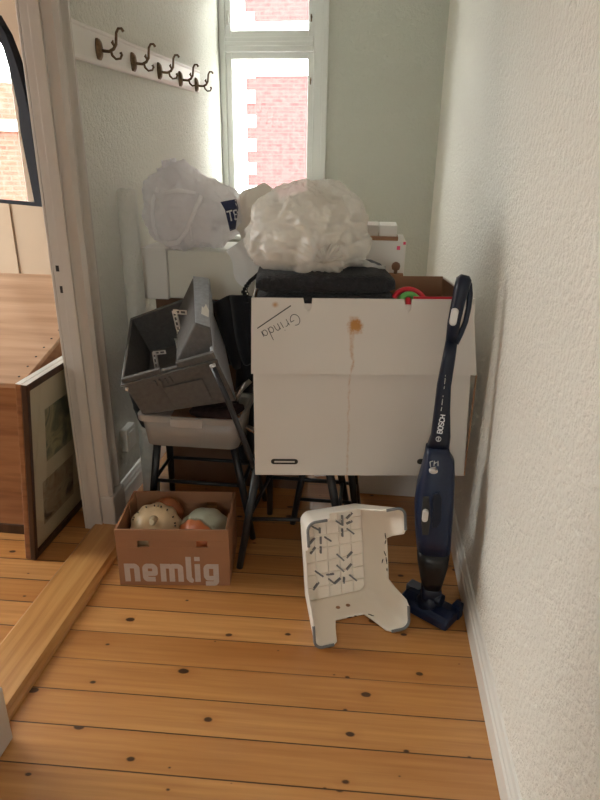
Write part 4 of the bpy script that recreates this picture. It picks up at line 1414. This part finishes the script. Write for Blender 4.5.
# ------------------------------------------------------------------ white step stool lying on its side
P = [Vector(p) for p in ((-.157, 1.669, .431), (.160, 1.812, .431), (.202, 1.718, .010), (-.115, 1.576, .010))]   # feet TL TR BR BL
Q = [Vector(p) for p in ((-.184, 1.888, .325), (.014, 1.977, .325), (.046, 1.907, .012), (-.153, 1.817, .012))]   # top plate TL TR BR BL
sx = (P[1] - P[0]).normalized(); sy = (P[0] - P[3]).normalized(); sn = sx.cross(sy).normalized()   # sn points to the feet side
if sn.y > 0: sn = -sn
st = thing('step_stool', 'worn white plastic step stool lying on its side, ribbed underside showing', 'stool', (P[3] + P[2]) / 2)
FW, FH, SW, SH_, DP = .347, .433, .236, .342, .2295
cf = sum(P, Vector()) / 4; cs_ = sum(Q, Vector()) / 4 - sx * .009 + sy * .003
def perim(hw, hh, r, n=22, corner=6):
    """rounded rect points in order with a parameter telling distance from the nearest corner (0 corner, 1 middle)"""
    out = []
    cor = [(1, 1), (-1, 1), (-1, -1), (1, -1)]
    for q, (a, c) in enumerate(cor):
        for i in range(corner + 1):
            t = PI / 2 * q + PI / 2 * i / corner
            out.append((a * (hw - r) + r * math.cos(t), c * (hh - r) + r * math.sin(t), 0, q))
        a2, c2 = cor[(q + 1) % 4]
        p0 = out[-1]
        t2 = PI / 2 * (q + 1)
        p1 = (a2 * (hw - r) + r * math.cos(t2), c2 * (hh - r) + r * math.sin(t2))
        for i in range(1, n):
            s = i / n
            out.append((p0[0] * (1 - s) + p1[0] * s, p0[1] * (1 - s) + p1[1] * s, min(s, 1 - s), q))
    return out
pf = perim(FW / 2, FH / 2, .028); ps = perim(SW / 2, SH_ / 2, .030)
def cut(s, q):
    """how far the free edge is cut back (0 = reaches the feet)"""
    lim = .10 if q in (0, 2) else .12
    a0, a1 = (.16, .27)
    t = max(0, min(1, (s - a0) / (a1 - a0)))
    return .47 * (t * t * (3 - 2 * t)) if q != 3 else .42 * (t * t * (3 - 2 * t))
NL = 14
rings = []
for i in range(NL + 1):
    ring = []
    for (fx, fy, s, q), (ux_, uy_, _, _) in zip(pf, ps):
        te = 1 - cut(s, q)
        t = te * i / NL
        a = cs_ + sx * ux_ + sy * uy_; c = cf + sx * fx + sy * fy
        ring.append(a.lerp(c, t))
    rings.append(ring)
m = MB().loft(rings, caps=False)
side = link_mesh('side_shell', m, 'stool_w', st, solid=.0045)
m = MB()
m.loft([[cs_ + sx * a + sy * c - sn * d for a, c, _, _ in ps] for d in (.000, .004)])
top = link_mesh('top_plate', m, 'stool_w', st)
# rib grid under the top plate
m = MB(); rh = .008
for i in range(1, 5):
    a = -SW / 2 + SW * i / 5
    m.obox(cs_ + sx * a + sn * rh / 2, sx * .0013, sy * SH_ / 2 * .97, sn * rh / 2)
for i in range(1, 7):
    a = -SH_ / 2 + SH_ * i / 7
    m.obox(cs_ + sy * a + sn * rh / 2, sx * SW / 2 * .97, sy * .0013, sn * rh / 2)
link_mesh('rib_grid', m, 'stool_w', top)
# petal shaped slots through the plate
m = MB()
slots = [((185, 105), (186, 135)), ((165, 120), (183, 133)), ((198, 115), (215, 97)), ((198, 130), (215, 122)), ((200, 145), (220, 160)), ((185, 145), (186, 168)),
         ((95, 138), (118, 150)), ((118, 142), (118, 158)), ((88, 190), (103, 172)), ((121, 168), (121, 190)), ((133, 170), (152, 182)), ((90, 220), (105, 200)), ((121, 198), (121, 218)),
         ((170, 222), (190, 240)), ((198, 232), (215, 214)), ((170, 255), (190, 273)), ((198, 268), (213, 250)), ((105, 272), (128, 288)), ((138, 282), (160, 280)), ((98, 328), (115, 305)),
         ((145, 295), (162, 309)), ((162, 309), (180, 293)), ((191, 290), (190, 308)), ((208, 284), (228, 300))]
for (a, c) in slots:
    pa = hit(280 + a[0] / 3, 480 + a[1] / 3, cs_ + sn * .0005, sn); pb = hit(280 + c[0] / 3, 480 + c[1] / 3, cs_ + sn * .0005, sn)
    d = (pb - pa); ln = d.length
    if ln < .004: continue
    d.normalize(); w_ = sn.cross(d)
    m = MB().obox((pa + pb) / 2 + sn * .0045, d * ln / 2, w_ * .0028, sn * .0045)
    link_mesh('slot', m, 'rubber', top)
# two round holes low in the lower side
sl = []
lowc = lambda u, t: (cs_ + sx * u * SW / 2 - sy * SH_ / 2).lerp(cf + sx * u * FW / 2 - sy * FH / 2, t)
tdir = (lowc(0, 1) - lowc(0, 0)).normalized(); nrm = sx.cross(tdir).normalized()
if nrm.z < 0: nrm = -nrm
for (px, py) in ((338, 607.5), (348, 605.3)):
    c = hit(px, py, lowc(0, .3) + nrm * .0035, nrm)
    m = MB().poly([c + sx * .008 * math.cos(2 * PI * j / 16) + tdir * .008 * math.sin(2 * PI * j / 16) for j in range(16)], nrm * .0006)
    link_mesh('screw_hole', m, 'carton_b', side)
# grey rubber edges at the four feet
nP = len(pf); seglen = nP // 4
for q in range(4):
    idx = [(q * seglen + k_) % nP for k_ in range(-3, 10)]
    m = MB().tube([rings[-1][i] + sn * .001 for i in idx], .0048, 8)
    link_mesh('rubber_foot', m, 'rubber', st)
# black scuffs on the side edges
m = MB()
for (px, py, dx, dy) in ((385, 533, 1, 6), (386, 540, -1, 4), (384, 551, 2, 5), (386, 557, 1, 7), (383, 559, -1, 4), (387, 568, 0, 3)):
    rightc = (cs_ + sx * SW / 2).lerp(cf + sx * FW / 2, .45)
    td = ((cf + sx * FW / 2) - (cs_ + sx * SW / 2)).normalized(); nr = sy.cross(td).normalized()
    if nr.dot(sx) > 0: nr = -nr
    a = hit(px, py, rightc + nr * .0032, nr); c = hit(px + dx, py + dy, rightc + nr * .0032, nr)
    link_mesh('black_scuff', MB().tube([a, (a + c) / 2, c], [.001, .0022, .001], 6), 'slot', side)
for (px, py, dx, dy) in ((347, 618, 5, -1), (368, 614, 6, 2), (354, 616, 3, 0)):
    a = hit(px, py, lowc(0, .5) + nrm * .0032, nrm); c = hit(px + dx, py + dy, lowc(0, .5) + nrm * .0032, nrm)
    link_mesh('black_scuff', MB().tube([a, (a + c) / 2, c], [.001, .002, .001], 6), 'slot', side)

# ------------------------------------------------------------------ cordless vacuum cleaner
vc = thing('vacuum_cleaner', 'dark blue upright cordless vacuum cleaner leaning on the big white box', 'vacuum cleaner', (.29, 1.80, 0))
def vy(py):                                   # leans back towards the box
    return 1.80 + (600 - py) / 325 * .12
def vring(py, xl, xr, depth, sq_=.6, dy=0):
    a = at(xl, py, 1, vy(py) + dy); c = at(xr, py, 1, vy(py) + dy)
    cen = (a + c) / 2; hw = (c - a).length / 2
    out = []
    for j in range(28):
        t = 2 * PI * j / 28
        ca, sa = math.cos(t), math.sin(t)
        ex = abs(ca) ** sq_ * (1 if ca > 0 else -1); ey = abs(sa) ** sq_ * (1 if sa > 0 else -1)
        out.append(cen + Vector((ex * hw, ey * depth, 0)))
    return out
# motor body
m = MB().loft([vring(*r) for r in ((546, 416.5, 450, .062), (530, 415, 451, .066), (505, 414.5, 453, .066), (485, 417, 454, .060), (470, 421, 454.5, .052), (458, 424, 454, .044), (452, 425, 450, .034), (446, 426, 449, .028))])
body = link_mesh('motor_body', m, 'navy', vc)
m = MB().loft([vring(*r) for r in ((586, 422.5, 441, .030), (577, 420, 443.5, .040), (562, 417.5, 447.5, .054), (546, 416.5, 450, .0615))])
link_mesh('dust_cup', m, 'cup', vc)
m = MB().loft([vring(*r) for r in ((600, 421, 442, .024), (592, 421, 442, .028), (583, 421.5, 441, .029))])
link_mesh('neck', m, 'navy_dark', vc)
# shaft
m = MB().loft([vring(*r) for r in ((448, 426.5, 449, .026), (435, 431, 450.5, .022), (410, 434, 450, .019), (385, 437, 451, .018), (360, 442, 455, .017), (340, 446, 457.5, .017))])
shaft = link_mesh('shaft', m, 'navy_dark', vc)
# handle: front grip and thin rear bow
def vp(px, py, dy=0):
    return at(px, py, 1, vy(py) + dy)
px_m = .0036
m = MB().tube([vp(451.5, 342), vp(454, 322), vp(458, 303), vp(461, 290), vp(464, 279), vp(465.2, 275)], [.0185, .020, .021, .0235, .024, .013], 20)
m.tube([vp(465.5, 279, .01), vp(468.8, 285, .01), vp(469.8, 294, .01), vp(468.6, 308, .008), vp(465.4, 322, .006), vp(460.5, 334, .004), vp(455, 343, 0)], [.012, .011, .0095, .0085, .0085, .009, .012], 12)
grip = link_mesh('handle_grip', m, 'navy_dark', vc)
c = vp(454, 317, -.020)
gdir = (vp(458, 300) - vp(452, 330)).normalized(); gs = gdir.cross(Vector((0, 1, 0))).normalized()
m = MB().loft([rrect(c + Vector((0, d, 0)), gs, gdir, .011 * k_, .027 * k_, .010) for d, k_ in ((.008, 1), (-.002, 1), (-.005, .8))])
link_mesh('power_switch', m, 'silver', grip)
# details on the body: recessed switch channel, second oval button, grille
def plate(name, pts_px, off, mt, par, th=.004):
    ps_ = [vp(a, c_, off) for a, c_ in pts_px]
    m = MB().poly(ps_, Vector((0, -th, 0)))
    return link_mesh(name, m, mt, par, bevel=.0012)
chn = plate('button_channel', [(423, 496), (429, 496), (430, 520), (428, 534), (422, 534), (421, 515)], -.060, 'slot', body, .008)
m = MB(); c = vp(425.2, 516, -.074)
m.loft([rrect(c + Vector((0, d, 0)), Vector((1, 0, 0)), Vector((.03, 0, 1)), .0095 * k_, .022 * k_, .009) for d, k_ in ((.008, 1), (-.002, 1), (-.005, .75))])
link_mesh('release_button', m, 'silver', body)
plate('side_grille', [(433, 494), (439, 492), (441.5, 497), (441, 520), (437, 527), (432, 527)], -.060, 'navy_dark', body, .007)
m = MB().loft([[vp(433.5, 471.5, -.054) + Vector((.014 * k_ * math.cos(2 * PI * j / 20), d, .009 * k_ * math.sin(2 * PI * j / 20))) for j in range(20)] for d, k_ in ((.012, 1), (0, 1), (-.004, .7))])
link_mesh('round_badge', m, 'silver', body)
m = MB()
for (xa, ya_, xb, yb_) in ((430, 462, 430.5, 467), (430, 462, 433, 461), (434.5, 461, 434, 466), (434.5, 463.5, 437, 462), (438, 461, 438, 466), (431, 468, 436, 467)):
    m.tube([vp(xa, ya_, -.047), vp(xb, yb_, -.049)], .0016, 6)
link_mesh('badge_writing', m, 'silver', body)
# BOSCH along the shaft, reading upwards, and faint small lines
sa, sb_ = vp(439.5, 433, -.0225), vp(443, 414, -.0205)
U = (sb_ - sa).normalized(); ln = (sb_ - sa).length; N = Vector((0, -1, 0)); V = N.cross(U).normalized()
if V.x > 0: V = -V
lw = ln / 5.0; hgt = .0150
letters = {'B': [[(0, 0), (0, 1), (.55, 1), (.7, .85), (.7, .62), (.5, .52), (0, .52)], [(.5, .52), (.72, .4), (.72, .13), (.55, 0), (0, 0)]],
           'O': [[(.15, 0), (0, .2), (0, .8), (.15, 1), (.55, 1), (.7, .8), (.7, .2), (.55, 0), (.15, 0)]],
           'S': [[(.7, .85), (.55, 1), (.15, 1), (0, .85), (0, .65), (.15, .53), (.55, .47), (.7, .35), (.7, .15), (.55, 0), (.15, 0), (0, .15)]],
           'C': [[(.7, .82), (.55, 1), (.15, 1), (0, .8), (0, .2), (.15, 0), (.55, 0), (.7, .18)]],
           'H': [[(0, 0), (0, 1)], [(.7, 0), (.7, 1)], [(0, .5), (.7, .5)]]}
m = MB(); fo_ = sa - V * hgt * .5 + N * .001
for i, chh in enumerate('BOSCH'):
    for stt in letters[chh]:
        m.stroke([(i * lw + a * lw * 1.05, c * hgt) for a, c in stt], .0030, fo_, U, V, N, .0008)
cc_ = sa - U * .020
m.stroke([(.008 * math.cos(2 * PI * i / 12), .008 * math.sin(2 * PI * i / 12)) for i in range(13)], .0016, cc_ + N * .001, U, V, N, .0008)
m.stroke([(-.004, -.003), (-.004, .003)], .0014, cc_ + N * .001, U, V, N, .0008); m.stroke([(.004, -.003), (.004, .003)], .0014, cc_ + N * .001, U, V, N, .0008); m.stroke([(-.004, 0), (.004, 0)], .0014, cc_ + N * .001, U, V, N, .0008)
link_mesh('brand_lettering', m, 'print_white', shaft)
m = MB()
for (xa, ya_, xb, yb_) in ((441, 411, 441.8, 407), (441.9, 405, 442.6, 399), (442.9, 397, 443.2, 395.5), (444, 389, 444.5, 386), (444.6, 384, 445.2, 378), (445.3, 376.5, 445.5, 375)):
    link_mesh('small_print', MB().tube([vp(xa, ya_, -.0205), vp(xb, yb_, -.0200)], .0011, 6), 'silver', shaft)
# floor nozzle
fl0, fl1 = at(405, 612, 2, .0), at(445, 634, 2, .0)          # front bottom edge
fd = (fl1 - fl0); fd.z = 0; fl0 = fl0 - fd * .22; fd = fl1 - fl0; fd.z = 0
ulen = fd.length; fd.normalize(); fb = Vector((-fd.y, fd.x, 0))
if fb.y < 0: fb = -fb
head = MB(); rings = []
prof = [(0, .006), (.0, .036), (.012, .050), (.045, .056), (.082, .048), (.094, .024), (.090, .005)]
for i, tt in enumerate((0, .04, .1, .5, .9, .96, 1.0)):
    k_ = (.90, .97, 1, 1, 1, .97, .90)[i]
    rings.append([fl0 + fd * ulen * tt + fb * (.054 + (a * 1.22 - .054) * k_) + Vector((0, 0, .004 + (c - .004) * k_)) for a, c in prof])
head.loft(rings, smooth=False)
nz_o = link_mesh('floor_nozzle', head, 'navy', vc, bevel=.005, bseg=3)
# little wheels/tabs behind the nozzle
m = MB()
c0_ = fl0 + fd * ulen * .06 + fb * .10; c1_ = fl0 + fd * ulen * .94 + fb * .10
m.obox(c0_ + Vector((0, 0, .030)), fd * .028, fb * .022, Vector((0, 0, .024)))
link_mesh('side_tab', m, 'grey_plastic', nz_o, bevel=.006)
m = MB(); m.obox(c1_ + Vector((0, 0, .034)), fd * .016, fb * .018, Vector((0, 0, .030)))
link_mesh('side_tab', m, 'navy', nz_o, bevel=.006)
# swivel joint linking nozzle and neck
nk = (vp(424, 596) + vp(441, 596)) / 2
jc = fl0 + fd * ulen * .46 + fb * .05
m = MB().tube([jc + Vector((0, 0, .030)), jc.lerp(nk, .5) + Vector((0, 0, .02)), nk + Vector((0, 0, .01))], [.045, .040, .030], 18)
m.tube([nk - fd * .038, nk + fd * .038], .022, 16)
link_mesh('swivel_joint', m, 'navy_dark', nz_o)

# ------------------------------------------------------------------ light
w = bpy.data.worlds.new('world'); sc.world = w; w.use_nodes = True
bg = w.node_tree.nodes['Background']
bg.inputs[0].default_value = (1.0, .98, .95, 1)
bg.inputs[1].default_value = 9.0
def portal(name, loc, rot, sx_, sy_):
    d = bpy.data.lights.new(name, 'AREA'); d.shape = 'RECTANGLE'; d.size = sx_; d.size_y = sy_
    d.cycles.is_portal = True
    o = bpy.data.objects.new(name, d); COL.objects.link(o); o.location = loc; o.rotation_euler = rot
portal('window_portal', ((WX0 + WX1) / 2, YB + .32, (WZ0 + WZ1) / 2), (-PI / 2, 0, 0), WX1 - WX0, WZ1 - WZ0)
portal('window_portal_room', (RX0 - .17, (LW0 + LW1) / 2, (LZ0 + LZ1) / 2), (0, -PI / 2, 0), LZ1 - LZ0, LW1 - LW0)
portal('fill_window_portal', (-.30, Y0 - .17, 1.75), (PI / 2, 0, 0), .7, 1.1)
vs = sc.view_settings
vs.view_transform = 'Standard'
vs.look = 'None'
vs.gamma = 1.0
vs.exposure = 0.92
vs.use_curve_mapping = False
sc.cycles.max_bounces = 12
sc.cycles.diffuse_bounces = 8
sc.cycles.transparent_max_bounces = 16
sc.cycles.use_denoising = True
sc.cycles.sample_clamp_indirect = 8.0
